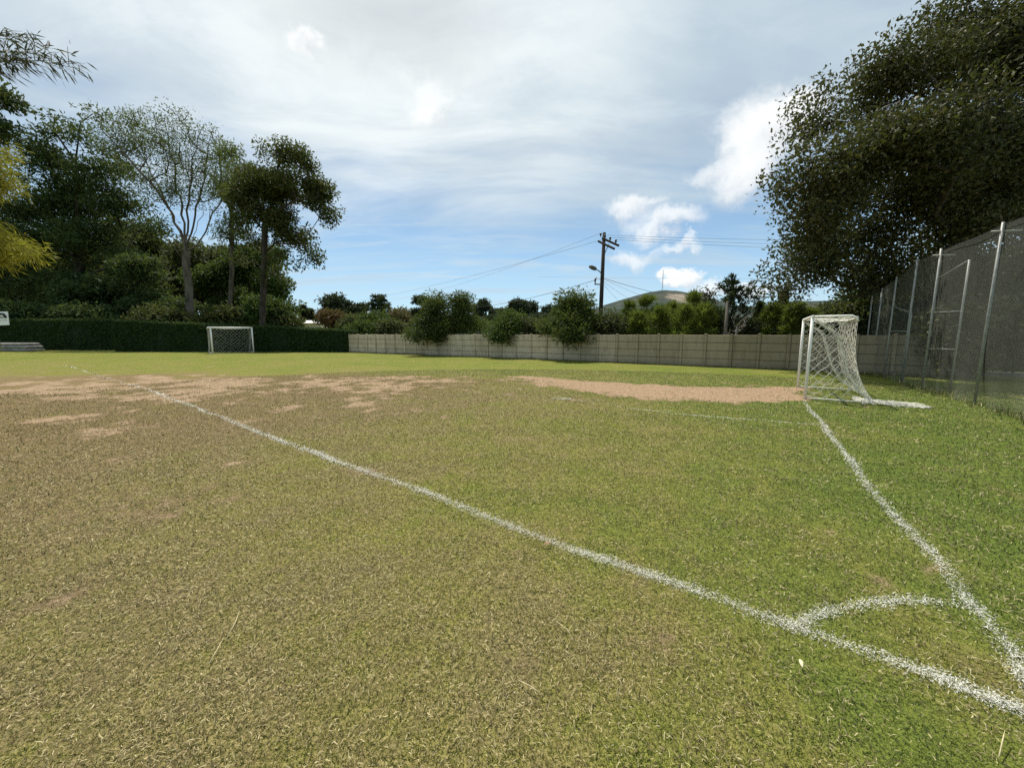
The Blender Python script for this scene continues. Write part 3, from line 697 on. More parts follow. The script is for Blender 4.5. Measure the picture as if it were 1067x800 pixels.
# ------------------------------------------------------------------ concrete wall
WALL = np.array([[-14.72, 35.05], [1.45, 25.55], [8.66, 20.72], [12.98, 17.5], [17.2, 14.3]])
def concrete_wall():
    P, s = poly_len(WALL); L = s[-1]; H = 1.62; step = 1.16; n = int(L / step)
    root = empty('concrete_wall', (*P[0], 0), 'long grey precast concrete wall of stacked planks between posts, behind the pitch', 'wall')
    post = None
    for i in range(n + 1):
        t = i * step; x, y = sample_poly(P, s, t); x2, y2 = sample_poly(P, s, min(t + step, L)); x1, y1 = sample_poly(P, s, max(t - .05, 0))
        d = unit([x2 - x1, y2 - y1, 0]) if i < n else d; nr = np.cross(d, [0, 0, 1]); nr = nr if nr[1] < 0 else -nr
        hz = H + .03 + random.uniform(-.015, .02)
        pm = MB(); pm.box((x, y, hz / 2 - .05), (.13, .15, hz + .1), ax=d, bev=.012); pm.build('post', M['concrete'], root)
        if i < n:
            c = np.array([(x + x2) / 2, (y + y2) / 2, 0]); w = math.hypot(x2 - x, y2 - y) - .134; b = MB()
            hh = H / 4
            for k in range(4):
                b.box(c + np.array([0, 0, hh * (k + .5) - .01]) + nr * random.uniform(-.006, .006), (w, .05, hh - .018), ax=d, bev=.016)
            b.box(c + np.array([0, 0, H / 2 - .015]), (w - .004, .022, H - .03), ax=d)
            b.build('panel', M['concrete'], root)
concrete_wall()
def weeds():
    """longer unmown grass along the foot of the wall, the hedges and the net fence"""
    r = np.random.default_rng(91); PX, PY = [], []
    f0, f1 = gp(1015, 421.5)[:2], gp(905, 389)[:2]; fd_ = unit(f1 - f0)
    for P, off, dens in ((WALL, .14, 150), (np.array([hC, hD]), .12, 90), (np.array([hA, hB]), .12, 70), (np.array([f0 - fd_ * 5, f0 + fd_ * 10]), .0, 260)):
        P, s_ = poly_len(P); n = int(s_[-1] * dens); t = r.random(n) * s_[-1]
        keep = r.random(n) < np.clip(fbm(t, t * 0, .9, 17) * 1.6 - .35, .05, 1); t = t[keep]
        x, y = sample_poly(P, s_, t); x2, y2 = sample_poly(P, s_, np.minimum(t + .1, s_[-1])); x1, y1 = sample_poly(P, s_, np.maximum(t - .1, 0))
        nv = np.stack([-(y2 - y1), x2 - x1], -1); nv /= np.maximum(np.linalg.norm(nv, axis=1)[:, None], 1e-6); nv *= np.where(nv[:, 1:] > 0, -1, 1)
        o = off + np.abs(r.normal(0, .10, len(t))) * (1 if off else 0) + (r.normal(0, .12, len(t)) if not off else 0)
        PX.append(x + nv[:, 0] * o); PY.append(y + nv[:, 1] * o)
    x, y = np.concatenate(PX), np.concatenate(PY); n = len(x)
    L = r.uniform(.05, .22, n) * (.5 + fbm(x, y, .8, 19)); W = r.uniform(.006, .016, n); az = r.random(n) * 6.283; el = r.uniform(.7, 1.5, n)
    b = np.stack([x, y, ground_z(x, y) - .01], -1); h = np.stack([np.cos(az) * np.cos(el), np.sin(az) * np.cos(el), np.sin(el)], -1)
    sdv = np.stack([-np.sin(az), np.cos(az), 0 * az], -1) * (W / 2)[:, None]
    mid = b + h * (L * .6)[:, None]; h2 = h.copy(); h2[:, 2] -= r.uniform(.1, .9, n); tip = mid + h2 * (L * .45)[:, None]
    V = np.stack([b - sdv, b + sdv, mid + sdv * .8, mid - sdv * .8, tip], 1).reshape(-1, 3); i = (np.arange(n) * 5)[:, None]; rp = lambda a: np.repeat(a, 5)
    me = mesh_np('tall_grass', V, [i + np.array([[0, 1, 2, 3]]), i + np.array([[3, 2, 4]])], dict(straw=rp((r.random(n) < .25) * 1.), dryness=rp(r.random(n) * .6), tint=rp(r.random(n)), chalk=rp(np.zeros(n))))
    tag(link('tall_grass', me, M['grass_blade']), 'longer grass along the foot of the wall, hedges and net fence', 'grass', kind='stuff')
weeds()
def wallY(px):
    a = (px - 533.5) / FPX / np.dot(ray(px, 348), [0, 1, 0])
    for p, q in zip(WALL[:-1], WALL[1:]):
        e = q - p; den = e[0] - a * e[1]
        t = (a * p[1] - p[0]) / den
        if -.001 <= t <= 1.001: return p[1] + e[1] * t
    return 20.

# ------------------------------------------------------------------ trees and bushes behind the wall
GB = 'bushes hanging over the concrete wall'
Y = wallY(470)
tree('bush', 'large twin peaked dark bush hanging over the left half of the wall', 'bush', Y + 1.6, 470, [(455,325,14,20),(480,324,13,23),(440,338,11,13,-.9),(436,350,8,6,-1.6),(466,338,28,13,-.5),(495,338,8,12),(455,346,20,6,-1.2),(482,310,4,10),(456,312,5,8)], 'leaf_cypress', n_cl=190, per=110, cr=.8, L=.26, W=.08, rad=.12, seed=31, group=GB, radial=True, tip=.015, n_sk=120)
Y = wallY(526)
tree('bush', 'small rounded green bush bulging over the wall between the two larger bushes', 'bush', Y + .8, 526, [(527,342,17,11,-.4),(522,347,13,7,-.9),(530,333,10,6)], 'leaf_bush', n_cl=130, per=62, cr=.7, L=.24, W=.07, rad=.08, seed=32, group=GB, radial=True, tip=.012, n_sk=70)
Y = wallY(600)
tree('bush', 'large dark green bush hanging over the wall at the foot of the utility pole', 'bush', Y + 1.3, 600, [(600,326,20,15),(590,338,19,14,-.9),(612,336,15,14,-.6),(598,347,17,8,-1.5),(580,340,10,10),(605,315,12,7),(592,316,5,7)], 'leaf_cypress', n_cl=190, per=110, cr=.75, L=.26, W=.08, rad=.12, seed=33, group=GB, radial=True, tip=.015, n_sk=120)
tree('bush', 'loose olive shrub to the right of the utility pole', 'bush', wallY(640) + 1.5, 640, [(636,338,15,11),(648,344,10,7)], 'leaf_olive', n_cl=90, per=55, cr=.7, L=.24, W=.08, rad=.08, seed=34, group='shrubs behind the concrete wall', n_sk=50, tip=.012)
tree('bush', 'pale grey green shrub filling the gap left of the bush by the pole', 'bush', wallY(560) + 2.5, 560, [(556,342,16,8),(568,344,12,6),(545,340,6,8)], 'leaf_olive', n_cl=90, per=55, cr=.8, L=.26, W=.09, rad=.08, seed=35, group='shrubs behind the concrete wall', n_sk=50, tip=.012)
# belt left of the bushes
GBL = 'mixed trees beyond the wall and hedge corner'
tree('tree', 'dark rounded tree with an upright crown behind the reddish bush', 'tree', 62, 343, [(344,314,11,9),(348,324,13,11),(338,330,8,12)], 'leaf_far', n_cl=60, per=90, cr=1.2, L=.5, W=.22, rad=.15, seed=41, group=GBL, n_sk=60)
tree('bush', 'rust and green bush above the end of the hedge', 'bush', 46, 343, [(349,334,8,9),(355,338,7,7),(345,330,4,7)], 'leaf_red', n_cl=110, per=55, cr=1.1, L=.4, W=.16, rad=.1, seed=42, group=GBL, n_sk=60)
for k, (px, py, rx, ry) in enumerate([(360, 321, 9, 8), (373, 322, 8, 7)]):
    tree('umbrella_pine', ['dark umbrella pine left of its smaller neighbour, above the wall corner', 'smaller dark umbrella pine just left of the spiky conifer'][k], 'tree', 75, px, [(px, py, rx, ry), (px, py + 6, rx * .9, ry)], 'leaf_far', n_cl=50, per=90, cr=1.1, L=.5, W=.25, rad=.2, seed=43 + k, group=GBL, n_sk=40, flat=.4)
conifer('conifer', 'dark layered spiky conifer rising above the green shrubs left of the twin peaked bush', 66, 397, 308, 30, 'leaf_far', seed=2, L=.5, W=.14, rad=.2, group=GBL, whorls=10, curve=.1, per=16, spread=.02, clumps=12, nbr=(4, 7), start=.35)
for k, (px, py, rx, ry, D, mt, lab) in enumerate([(368,338,12,9,44,'leaf_olive','olive shrub at the corner of hedge and wall'),(392,336,18,12,42,'leaf_bush','green shrub below the spiky conifer'),(416,334,12,12,46,'leaf_brown','brownish shrub below the flat topped tree'),(378,345,14,5,39,'leaf_bush','low green shrub resting on the wall top near the hedge'),(407,343,14,7,40,'leaf_olive','low olive shrub behind the wall below the conifer')]):
    tree('bush', lab, 'bush', D, px, [(px, py, rx, ry), (px + rx * .3, py + ry * .5, rx * .7, ry * .6)], mt, n_cl=100, per=60, cr=1.0, L=.38, W=.15, rad=.08, seed=50 + k, group=GBL, n_sk=50)
tree('tree', 'thin brown leaved tree left of the flat topped tree', 'tree', 58, 421, [(421,327,9,9),(416,336,7,9),(428,334,6,10)], 'leaf_brown', n_cl=80, per=40, cr=1.2, L=.42, W=.18, rad=.12, seed=57, group=GBL, n_sk=60)
tree('tree', 'flat topped dark tree peering over the left peak of the large bush', 'tree', 55, 441, [(438,314,10,5),(447,319,8,6),(436,325,7,7)], 'leaf_far', n_cl=40, per=90, cr=.8, L=.42, W=.2, rad=.12, seed=58, group=GBL, n_sk=60, flat=.4)
GF = 'dark trees far beyond the wall'
for k, (px, py, rx, ry, D, lab) in enumerate([(506,321,18,12,95,'broad dark umbrella tree on the skyline right of the twin peaked bush'),(524,328,6,6,90,'small dark tree touching the broad umbrella tree'),(540,318,7,10,90,'tall narrow dark tree, left one of the pair on the skyline'),(551,323,10,11,92,'tall dark tree with uneven top, right one of the pair on the skyline'),(571,326,10,10,100,'rounded dark tree left of the bush by the utility pole'),(515,336,22,7,80,'low dark mass of a tree behind the small rounded bush'),(560,333,16,6,85,'low dark tree behind the pale shrub')]):
    tree('tree', lab, 'tree', D, px, [(px, py, rx, ry), (px - rx * .5, py + ry * .5, rx * .7, ry * .8), (px + rx * .5, py + ry * .45, rx * .6, ry * .8)], 'leaf_far', n_cl=70, per=80, cr=1.4, L=.6, W=.34, rad=.25, seed=70 + k, group=GF, n_sk=60, flat=.5)
# young pines behind the right half of the wall
GP = 'young pines behind the concrete wall'
for k, (px, ty, hw, dd, lab) in enumerate([(655,317,11,2.5,'young pine right of the olive shrub, first of the pine row'),(672,309,12,3.5,'taller young pine with a single spike, second of the pine row'),(687,322,12,1.8,'low bushy young pine below the mountain mast'),
        (699,316,12,3.2,'young pine in the middle of the row, below the rocky scar'),(712,321,12,1.8,'bushy bright green young pine right of the rocky scar'),(721,304,11,4.5,'tall thin topped young pine left of the dark leaning cypress'),(733,320,12,2.0,'bright young pine beside the dark leaning cypress'),(744,324,9,3.0,'narrow young pine partly behind the leaning cypress'),
        (803,319,10,2.5,'young pine left of the thin cypress spire'),(826,318,12,2.2,'bright young pine right of the thin cypress spire'),(664,328,11,1.6,'low young pine in front of the first two pines'),(842,326,12,2.4,'young pine behind the near goal')]):
    conifer('young_pine', lab, wallY(px) + dd, px, ty + .5, hw * 1.5, 'leaf_pine', seed=100 + k, L=.42, W=.036, rad=.06, whorls=8, per=30, group=GP, curve=.95, start=.12, blunt=1.15, clumps=4, spread=.035, u0=.5, nbr=(4, 6))
conifer('cypress', 'dark ragged leaning cypress, tallest behind the right half of the wall', wallY(765) + 3., 764, 291, 42, 'leaf_far', seed=201, L=.24, W=.06, rad=.12, whorls=11, per=15, curve=.75, lean=-3, blunt=1.1, clumps=13, start=.08, spread=.016, nbr=(3, 6), vary=(.4, 1.35))
conifer('cypress', 'thin dark cypress just right of the leaning one', wallY(790) + 4., 790, 317, 6, 'leaf_cypress', seed=202, L=.3, W=.07, rad=.06, whorls=12, per=18, curve=1.2)
conifer('cypress', 'slender cypress spire between two bright young pines', wallY(814) + 6., 814, 303, 3.6, 'leaf_cypress', seed=203, L=.3, W=.07, rad=.06, whorls=16, per=16, curve=1.6)
tree('bare_tree', 'small purplish nearly leafless tree left of the leaning cypress', 'tree', wallY(738) + 6, 738, [(736,306,9,7),(744,309,7,6),(730,314,6,6)], 'leaf_brown', n_cl=90, per=3, cr=.5, L=.2, W=.08, rad=.08, seed=211, n_sk=90, tip=.016)
tree('bare_tree', 'low bare shrub of pale forked branches in front of the leaning cypress', 'shrub', wallY(768) + .7, 766, [(772,338,10,8),(780,332,6,5),(762,344,6,5)], 'leaf_brown', bark='bark_grey', n_cl=40, per=1, cr=.3, L=.12, W=.05, rad=.06, seed=212, n_sk=36, tip=.018)
tree('bush', 'olive scrub behind the wall between the leaning cypress and the spire', 'bush', wallY(792) + 3, 790, [(785,342,14,7),(800,344,10,6)], 'leaf_olive', n_cl=70, per=50, cr=.6, L=.2, W=.07, rad=.06, seed=213, n_sk=40)
st = MB(); b = at(755, 348, wallY(755) + 1.2); st.tube([(b[0], b[1], 0), (b[0] + .03, b[1], 1.4), (b[0] + .06, b[1], at(756, 314, b[1])[2])], [.09, .085, .08], 9)
tag(st.build('timber_post', M['bark_pale'], None, True), 'plain pale timber post behind the wall in front of the leaning cypress', 'post')

# ------------------------------------------------------------------ big tree on the right
tree('oak_tree', 'huge dark spreading tree overhanging the tall net fence', 'tree', 17.5, 1010,
     [(850,165,28,26,-2),(858,130,38,36,0),(905,98,50,44,1),(962,66,60,48,0),(1030,40,70,52,1),(1090,55,70,90,0),(845,215,24,26,-1),(862,200,40,40,-1),(885,205,52,44,2),(925,155,60,50,-2),
      (980,140,70,60,-2),(1050,140,70,70,-1),(950,205,60,38,0),(1020,205,60,34,1),(850,255,28,24,0),(870,258,36,26,1),(908,268,36,22,2),(950,262,40,22,2),(1010,258,40,20,2),(845,288,24,11,1),(884,292,22,11,1),(838,240,16,16,0),(1130,140,70,120,0),(838,190,18,20,-1),(822,207,12,14,-1),(826,296,14,9,0),(930,288,34,14,1),(980,285,36,16,2),(1045,285,44,18,2),(860,280,30,18,0),(905,290,30,18,1),(985,226,54,18,0),(1050,226,54,18,0),(1000,240,60,14,-1),(834,270,16,16,0),(905,240,40,24,1),(856,232,26,18,-1),(868,180,30,30,-1)],
     'leaf_oak', n_cl=1500, per=105, cr=1.05, L=.18, W=.095, rad=.42, top=(1005,190), seed=301, n_sk=600, tip=.016, flat=.7, shell=2.0, k_sub=5, r_sub=.5)
GR = 'shrubs and trees behind the tall net fence'
for k, (px, py, rx, ry, D, mt, lab) in enumerate([(865,333,16,16,21.,'leaf_olive','dull shrub directly behind the near goal above the wall'),(905,318,26,30,21.,'leaf_bush','green shrub behind the far end of the net fence'),(950,318,36,38,21.,'leaf_bush','dark shrub behind the ladder shaped fence brace'),(1000,330,34,36,20.,'leaf_olive','olive tree behind the nearer fence posts'),
        (1050,330,36,40,18.,'leaf_evergreen','dark tree behind the nearest net panel'),(1110,320,50,50,18.,'leaf_evergreen','dark tree beyond the right edge behind the court'),(985,285,36,26,20,'leaf_oak','dark high shrub under the big spreading tree'),(1016,338,20,28,14.4,'leaf_oak','dark low shrub at the right end of the concrete wall'),(1060,280,46,30,20,'leaf_oak','dark foliage tree right under the big spreading tree')]):
    tree('shrub', lab, 'shrub', D, px, [(px, py, rx, ry), (px - rx * .3, py + ry * .5, rx * .8, ry * .7), (px + rx * .2, py + ry * .9, rx * .9, ry * .6)], mt, n_cl=120, per=90, cr=1.0, L=.22, W=.12, rad=.1, seed=320 + k, group=GR, n_sk=70)

# ------------------------------------------------------------------ goals
E1 = unit([-.80, .60, 0]); E2 = unit([.545, .838, 0])
def net_patch(mb, f, lu, lv, cell, r, sag=0.0, rad=.004):
    """diamond net on the surface f(u,v) (u,v in 0..1), lu x lv metres"""
    nu, nv = max(2, int(lu / cell)), max(2, int(lv / cell))
    g = {}
    for i in range(nu + 1):
        for j in range(nv + 1):
            u, v = i / nu, j / nv; e = .22 if (0 < i < nu and 0 < j < nv) else 0
            g[i, j] = f(u + r.normal() * e / nu, v + r.normal() * e / nv)
    def seg(a, b):
        d = b - a
        if np.linalg.norm(d) < 1e-5: return
        m = (a + b) / 2 + np.array([0, 0, -.08 * np.linalg.norm(d)])
        mb.tube([a, m, b], rad, 3, False)
    for i in range(nu):
        for j in range(nv):
            if (i + j) % 2 == 0: seg(g[i, j], g[i + 1, j + 1])
            else: seg(g[i + 1, j], g[i, j + 1])
    for i in range(nu):
        seg(g[i, 0], g[i + 1, 0]); seg(g[i, nv], g[i + 1, nv])
    for j in range(nv):
        seg(g[0, j], g[0, j + 1]); seg(g[nu, j], g[nu, j + 1])
def goal(name, label, base, wid, H, back, top_d, bot_d, netmat, heap, seed, cell, rad, pr=.035):
    """base: foot of the first post; wid direction E2; back: unit vector away from the field"""
    r = np.random.default_rng(seed)
    B = np.array(base, float); W = E2 * wid; U = np.array([0, 0, 1.]); bk = np.asarray(back, float)
    root = empty(name, B, label, 'goal', 'football goals on the pitch')
    for o in (0, 1):
        m = MB(); m.tube([B + W * o + U * -.05, B + W * o + U * (H * .5), B + W * o + U * H], pr, 12); m.build('post', M['white_paint'], root, True)
        m = MB(); T = B + W * o + U * H
        m.tube([T, T + bk * top_d * .93, T + bk * top_d + U * -.03, T + bk * (top_d + .06) + U * -.13], pr * .75, 10); m.build('top_bar', M['white_paint'], root, True)
        m = MB(); m.tube([B + W * o + U * .035, B + W * o + bk * bot_d + U * .03], pr * .42, 8); m.build('ground_bar', M['net_cord'], root, True)
    m = MB(); m.tube([B + U * H - E2 * pr, B + W * .5 + U * H, B + W + U * H + E2 * pr], pr, 12); m.build('crossbar', M['white_paint'], root, True)
    m = MB(); T = B + U * (H - .05) + bk * (top_d + .05); m.tube([T, T + W * .5 + U * -.03, T + W], pr * .5, 8); m.build('rear_bar', M['white_paint'], root, True)
    nb = MB()
    prof = lambda v: top_d + .05 + (bot_d - top_d) * (v ** 3.2)           # sagging back edge, v 0 top .. 1 bottom
    for o in (0, 1):
        side = (lambda o: lambda u, v: B + W * o + U * (H * (1 - v) * .985 + .02) + bk * prof(v) * u + E2 * (wid * .02 * math.sin(math.pi * u) * math.sin(math.pi * v)) * (1 if o else -1))(o)
        net_patch(nb, side, (top_d + bot_d) / 2, H, cell, r, rad=rad)
    backf = lambda u, v: B + W * u + U * (H * (1 - v) * .975 + .02) + bk * (prof(v) + .10 * math.sin(math.pi * u) * v)
    net_patch(nb, backf, wid, H, cell, r, rad=rad)
    net_patch(nb, lambda u, v: B + W * u + U * (H - .01 - .10 * math.sin(math.pi * u) * math.sin(math.pi * v)) + bk * top_d * v, wid, top_d, cell, r, rad=rad)
    # bunched seam from the post top down the back edge
    for o in (0, 1):
        for k in range(7):
            jx = r.normal(size=3) * .02
            pts = [B + W * o + U * (H * (1 - t) * .95 + .03) + bk * (.05 + bot_d * np.interp(t, [0, .17, .65, .85, 1], [0, .35, .56, .74, 1.])) + jx + r.normal(size=3) * .012 for t in np.linspace(0, 1, 14)]
            nb.tube(pts, rad * 1.4, 4, False)
    nb.build('net', netmat, root)
    if heap:
        hp = MB()
        # slack net lying on the grass behind the goal
        def hf(u, v):
            l = bot_d - .25 + 1.15 * u + .05 * math.sin(8 * v)
            w_ = (.12 + .95 * (1 - u) ** .8) * (v - .25) * 1.2 + .06 * math.sin(11 * u)
            z = .015 + .07 * max(0, math.sin(6 * u + 4 * v) * math.sin(9 * v + 2 * u)) * (1 - u * .6) + .045 * r.random() ** 2
            return B + bk * l + E2 * w_ + U * z
        net_patch(hp, hf, 1.9, 1.6, cell * .6, r, rad=rad * 1.1)
        net_patch(hp, lambda u, v: hf(u, v * .6 + .1) + U * .02, 1.9, 1.0, cell * .6, r, rad=rad * 1.2)
        hp.build('slack_net', netmat, root)
    return root
nb_ = gp(838.5, 415.5)
goal('football_goal', 'near white football goal with sagging white net trailing on the grass', (nb_[0], nb_[1], 0), 2.6, 2.08, -E1, .80, 1.28, M['net_cord'], True, 5, .11, .0042)
fb = at(219.8, 348, 32.2)
goal('football_goal', 'distant white football goal with grey net in front of the hedge', (fb[0], fb[1], 0), 3.1, 2.2, E1, .8, 1.0, M['net_grey'], False, 6, .13, .0055, .055)

# ------------------------------------------------------------------ tall net fence on the right
def fence():
    bases = [gp(1015, 421.5), gp(970, 405.5), gp(941.6, 398.5), gp(921, 393), gp(905, 389)]
    a, d = bases[0], unit(bases[3] - bases[0]); d[2] = 0
    H = 4.05
    root = empty('net_fence', a, 'tall wire net fence on thin steel posts along the right side of the pitch', 'fence')
    ts = [-5.2, -2.6, 0.] + [float(np.dot(b - a, d)) for b in bases[1:]] + [9.6]
    nr = np.array([d[1], -d[0], 0.])                      # away from the pitch
    hts = [H, H, H, H, H, 3.7, 3.45, 3.25]
    for i, t in enumerate(ts):
        p = a + d * t; p[2] = 0; m = MB(); H = hts[i]
        lean = random.uniform(-.03, .03)
        m.tube([p - np.array([0, 0, .1]), p + np.array([lean * .5, 0, H * .5]), p + np.array([lean, 0, H + .06])], .027, 9)
        m.build('post', M['galv'], root, True)
        if i < 5 and i != 4:
            m = MB(); q = p + np.array([lean, 0, H - .12]); m.tube([q - nr * .16, q + nr * .30 + np.array([0, 0, -.03])], .02, 6); m.build('cross_arm', M['galv'], root, True)
    # ladder shaped braces: second leg and rungs
    for t, off, hs, top in ((ts[3], .34, (1.22, 2.28), 3.65), (ts[5], .30, (1.75,), 2.4)):
        p = a + d * t; p[2] = 0; q = p - d * (off * 1.9) + nr * .38; m = MB()
        m.tube([q - np.array([0, 0, .05]), q + np.array([0, 0, top])], .024, 8); m.build('brace_leg', M['galv'], root, True)
        m = MB(); m.tube([p + np.array([0, 0, min(H, top + .28)]), q + np.array([0, 0, top])], .018, 6); m.build('brace_bar', M['galv'], root, True)
        for h in hs:
            m = MB(); m.tube([p + np.array([0, 0, h]), q + np.array([0, 0, h])], .018, 6); m.build('rung', M['galv'], root, True)
    H = 4.05; ht = lambda t: float(np.interp(t, ts, hts))
    m = MB(); m.tube([a + d * t + np.array([0, 0, ht(t) - .04 * math.sin(t * 1.3) ** 2]) for t in np.linspace(ts[0], ts[-1], 40)], .006, 5)
    m.build('top_cable', M['wire'], root, True)
    # the net itself, gently waved, with UVs in metres
    NU, NV = 110, 22; L = ts[-1] - ts[0]; V = []; UV = []
    for i in range(NU + 1):
        for j in range(NV + 1):
            u = i / NU * L; v = j / NV * ht(ts[0] + u)
            w = .05 * math.sin(u * 2.3) * math.sin(v * .78) + .10 * math.exp(-v * 1.6) * math.sin(u * 5.1 + math.sin(u * 1.7)) * (1 if u > 4 else .4)
            V.append(a + d * (ts[0] + u) + nr * (.045 + w) + np.array([0, 0, v - a[2]])); UV.append((u, v))
    idx = np.arange((NU + 1) * (NV + 1)).reshape(NU + 1, NV + 1)
    q = np.stack([idx[:-1, :-1], idx[1:, :-1], idx[1:, 1:], idx[:-1, 1:]], -1).reshape(-1, 4)
    me = mesh_np('net', np.array(V), [q], smooth=True)
    ul = me.uv_layers.new(name='UVMap'); ul.data.foreach_set('uv', np.array(UV, np.float32)[q.ravel()].ravel())
    link('net', me, M['fence_net'], root)
    return a, d, nr
fa, fd, fn = fence()
# low kerb wall of the court behind the fence
p = at(985, 348, 16.2); q = at(1150, 348, 13.6); p[2] = q[2] = 0; dd = unit(q - p); Lk = np.linalg.norm(q - p)
kr = empty('court_kerb', p, 'low concrete kerb with a pinkish coping beyond the net fence', 'kerb')
kb = MB(); kb.box((p + q) / 2 + np.array([0, 0, .03]), (Lk, .18, .20), ax=dd, bev=.01); kb.build('kerb_base', M['slab'], kr)
kb = MB()
for k in range(5): kb.box(p + dd * Lk * (k + .5) / 5 + np.array([0, 0, .155]), (Lk / 5 - .01, .24, .05), ax=dd, bev=.012)
kb.build('coping', M['kerb_pink'], kr)

# ------------------------------------------------------------------ utility pole, wires
PY = 28.0
pb = at(624.6, 348, PY); pb[2] = 0; ptop = at(629.6, 242.5, PY)
up = empty('utility_pole', pb, 'dark wooden utility pole with slanting twin cross arms and a street lamp', 'utility pole')
m = MB(); m.tube([pb - np.array([0, 0, .2]), pb + (ptop - pb) * .5, ptop], [.17, .145, .115], 12); m.build('pole', M['pole_wood'], up, True)
def on_pole(py):
    t = (at(627, py, PY)[2]) / ptop[2]; return pb + (ptop - pb) * t
ca0, ca1 = at(625.5, 247.8, PY), at(642.5, 255.5, PY - 2.2)
for k, off in enumerate((-.15, .15)):
    m = MB(); dv = unit(ca1 - ca0); sd = unit(np.cross(dv, [0, 0, 1.])) * off; m.box((ca0 + ca1) / 2 + sd + np.array([0, 0, -.02]) - (np.array([.0, 0, .22]) if k else 0), (np.linalg.norm(ca1 - ca0), .10, .13), ax=dv, ay=sd, az=np.cross(dv, unit(sd)) * np.sign(off), bev=.01)
    arm = m.build('cross_arm', M['pole_wood'], up)
ins = []
for t in (.3, .62, .95, .02):
    c = ca0 + (ca1 - ca0) * t + np.array([0, 0, .07]); m = MB()
    m.tube([c, c + np.array([0, 0, .08]), c + np.array([0, 0, .10]), c + np.array([0, 0, .18]), c + np.array([0, 0, .2]), c + np.array([0, 0, .27])], [.03, .03, .075, .06, .08, .04], 10); m.build('insulator', M['insulator'], arm, True); ins.append(c + np.array([0, 0, .24]))
m = MB(); s0 = on_pole(268); m.tube([s0, ca0 + (ca1 - ca0) * .55 + np.array([0, 0, -.15])], .025, 6); m.build('brace', M['pole_wood'], up, True)
m = MB(); s0 = on_pole(286); s1 = at(619.5, 280.2, PY - .3); m.tube([s0, (s0 + s1) / 2 + np.array([0, 0, .08]), s1], .035, 8); la = m.build('lamp_arm', M['lamp_grey'], up, True)
m = MB(); hd = unit(at(615, 278.3, PY - .4) - s1); lc = at(617.6, 279, PY - .35)
m.tube([lc - hd * .30, lc - hd * .22, lc, lc + hd * .2, lc + hd * .3], [.07, .13, .15, .12, .05], 10); m.build('lamp_head', M['lamp_grey'], la, True)
m = MB(); s0 = on_pole(296.5); m.box(s0 + np.array([-.28, -.1, 0]), (.55, .07, .08), bev=.008); bra = m.build('bracket', M['lamp_grey'], up)
m = MB(); m.tube([s0 + np.array([-.5, -.1, .04]), s0 + np.array([-.52, -.1, .3]), s0 + np.array([-.42, -.1, .5])], [.03, .07, .03], 8); m.build('insulator', M['insulator'], bra, True)
def wire(label, A, B, sag, rad=.014):
    A, B = np.asarray(A, float), np.asarray(B, float); m = MB()
    m.tube([A + (B - A) * t - np.array([0, 0, sag * 4 * t * (1 - t)]) for t in np.linspace(0, 1, 22)], rad * .55, 5)
    tag(m.build('overhead_wire', M['wire'], None, True), label, 'wire', 'overhead wires on the utility pole')
PH = np.array
wire('upper overhead wire from the cross arm sinking left behind the trees', ins[1], at(345, 316, 85), .8, .016)
wire('second overhead wire from the cross arm, just under the upper left one', ins[3], at(405, 312, 85), .9, .014)
rt = [at(1120, 246.5, 34), at(1120, 254, 33), at(1120, 263, 33)]
wire('topmost overhead wire running right from the cross arm', ins[0], rt[0], .35)
wire('middle overhead wire running right from the cross arm', ins[1], rt[1], .35)
wire('lowest overhead wire running right from the outer end of the cross arm', ins[2], rt[2], .3)
sp = on_pole(289.5)
wire('thick low overhead cable running left from below the street lamp', sp, at(470, 322, 46), .5, .028)
wire('thin service wire fanning left just below the thick cable', on_pole(297), at(560, 330, 40), .3, .010)
wire('thick overhead cable running right and down from mid pole to the mountain', sp, at(735, 313, 46), .3, .028)
for k, (x, y, lab) in enumerate([(700, 316, 'service wire fanning right below the thick cable'), (680, 322, 'service wire second below the thick right hand cable'), (662, 326, 'steepest service wire on the right of the pole')]):
    wire(lab, on_pole(290 + 2.2 * k), at(x, y, 42 - 2 * k), .25, .014)
wire('long high wire crossing behind the pole above the mountain', at(560, 288.5, 60), at(1100, 290, 60), .2, .013)

# double utility pole far left of the wall
b1, b2 = at(291, 348, 70), at(304.5, 348, 70); z1 = at(291, 318, 70)[2]; b1[2] = b2[2] = 0
hp = empty('double_pole', b1, 'distant twin legged utility pole joined by a cross beam, at the edge of the trees', 'utility pole')
for b_, t_ in ((b1, .3), (b2, 0)):
    m = MB(); m.tube([b_ - np.array([0, 0, .1]), b_ + np.array([0, 0, z1 + t_])], [.16, .12], 8); m.build('pole', M['pole_wood'], hp, True)
m = MB(); m.box((b1 + b2) / 2 + np.array([0, 0, z1 - .25]), (np.linalg.norm(b2 - b1) + 1.4, .16, .2), bev=.01); hb = m.build('cross_beam', M['pole_wood'], hp)
for x in (-.4, .5, 1.9, 2.8):
    m = MB(); c = b1 + np.array([x, 0, z1 - .15]); m.tube([c, c + np.array([0, 0, .15]), c + np.array([0, 0, .3])], [.05, .1, .05], 7); m.build('insulator', M['insulator'], hb, True)
tp_ = MB(); b_ = at(412, 348, 58); b_[2] = 0; tp_.tube([b_, b_ + np.array([0, 0, at(412, 325, 58)[2]])], [.2, .16], 8)
tag(tp_.build('timber_post', M['pole_wood'], None, True), 'short dark pole stub among the trees right of the spiky conifer', 'post')

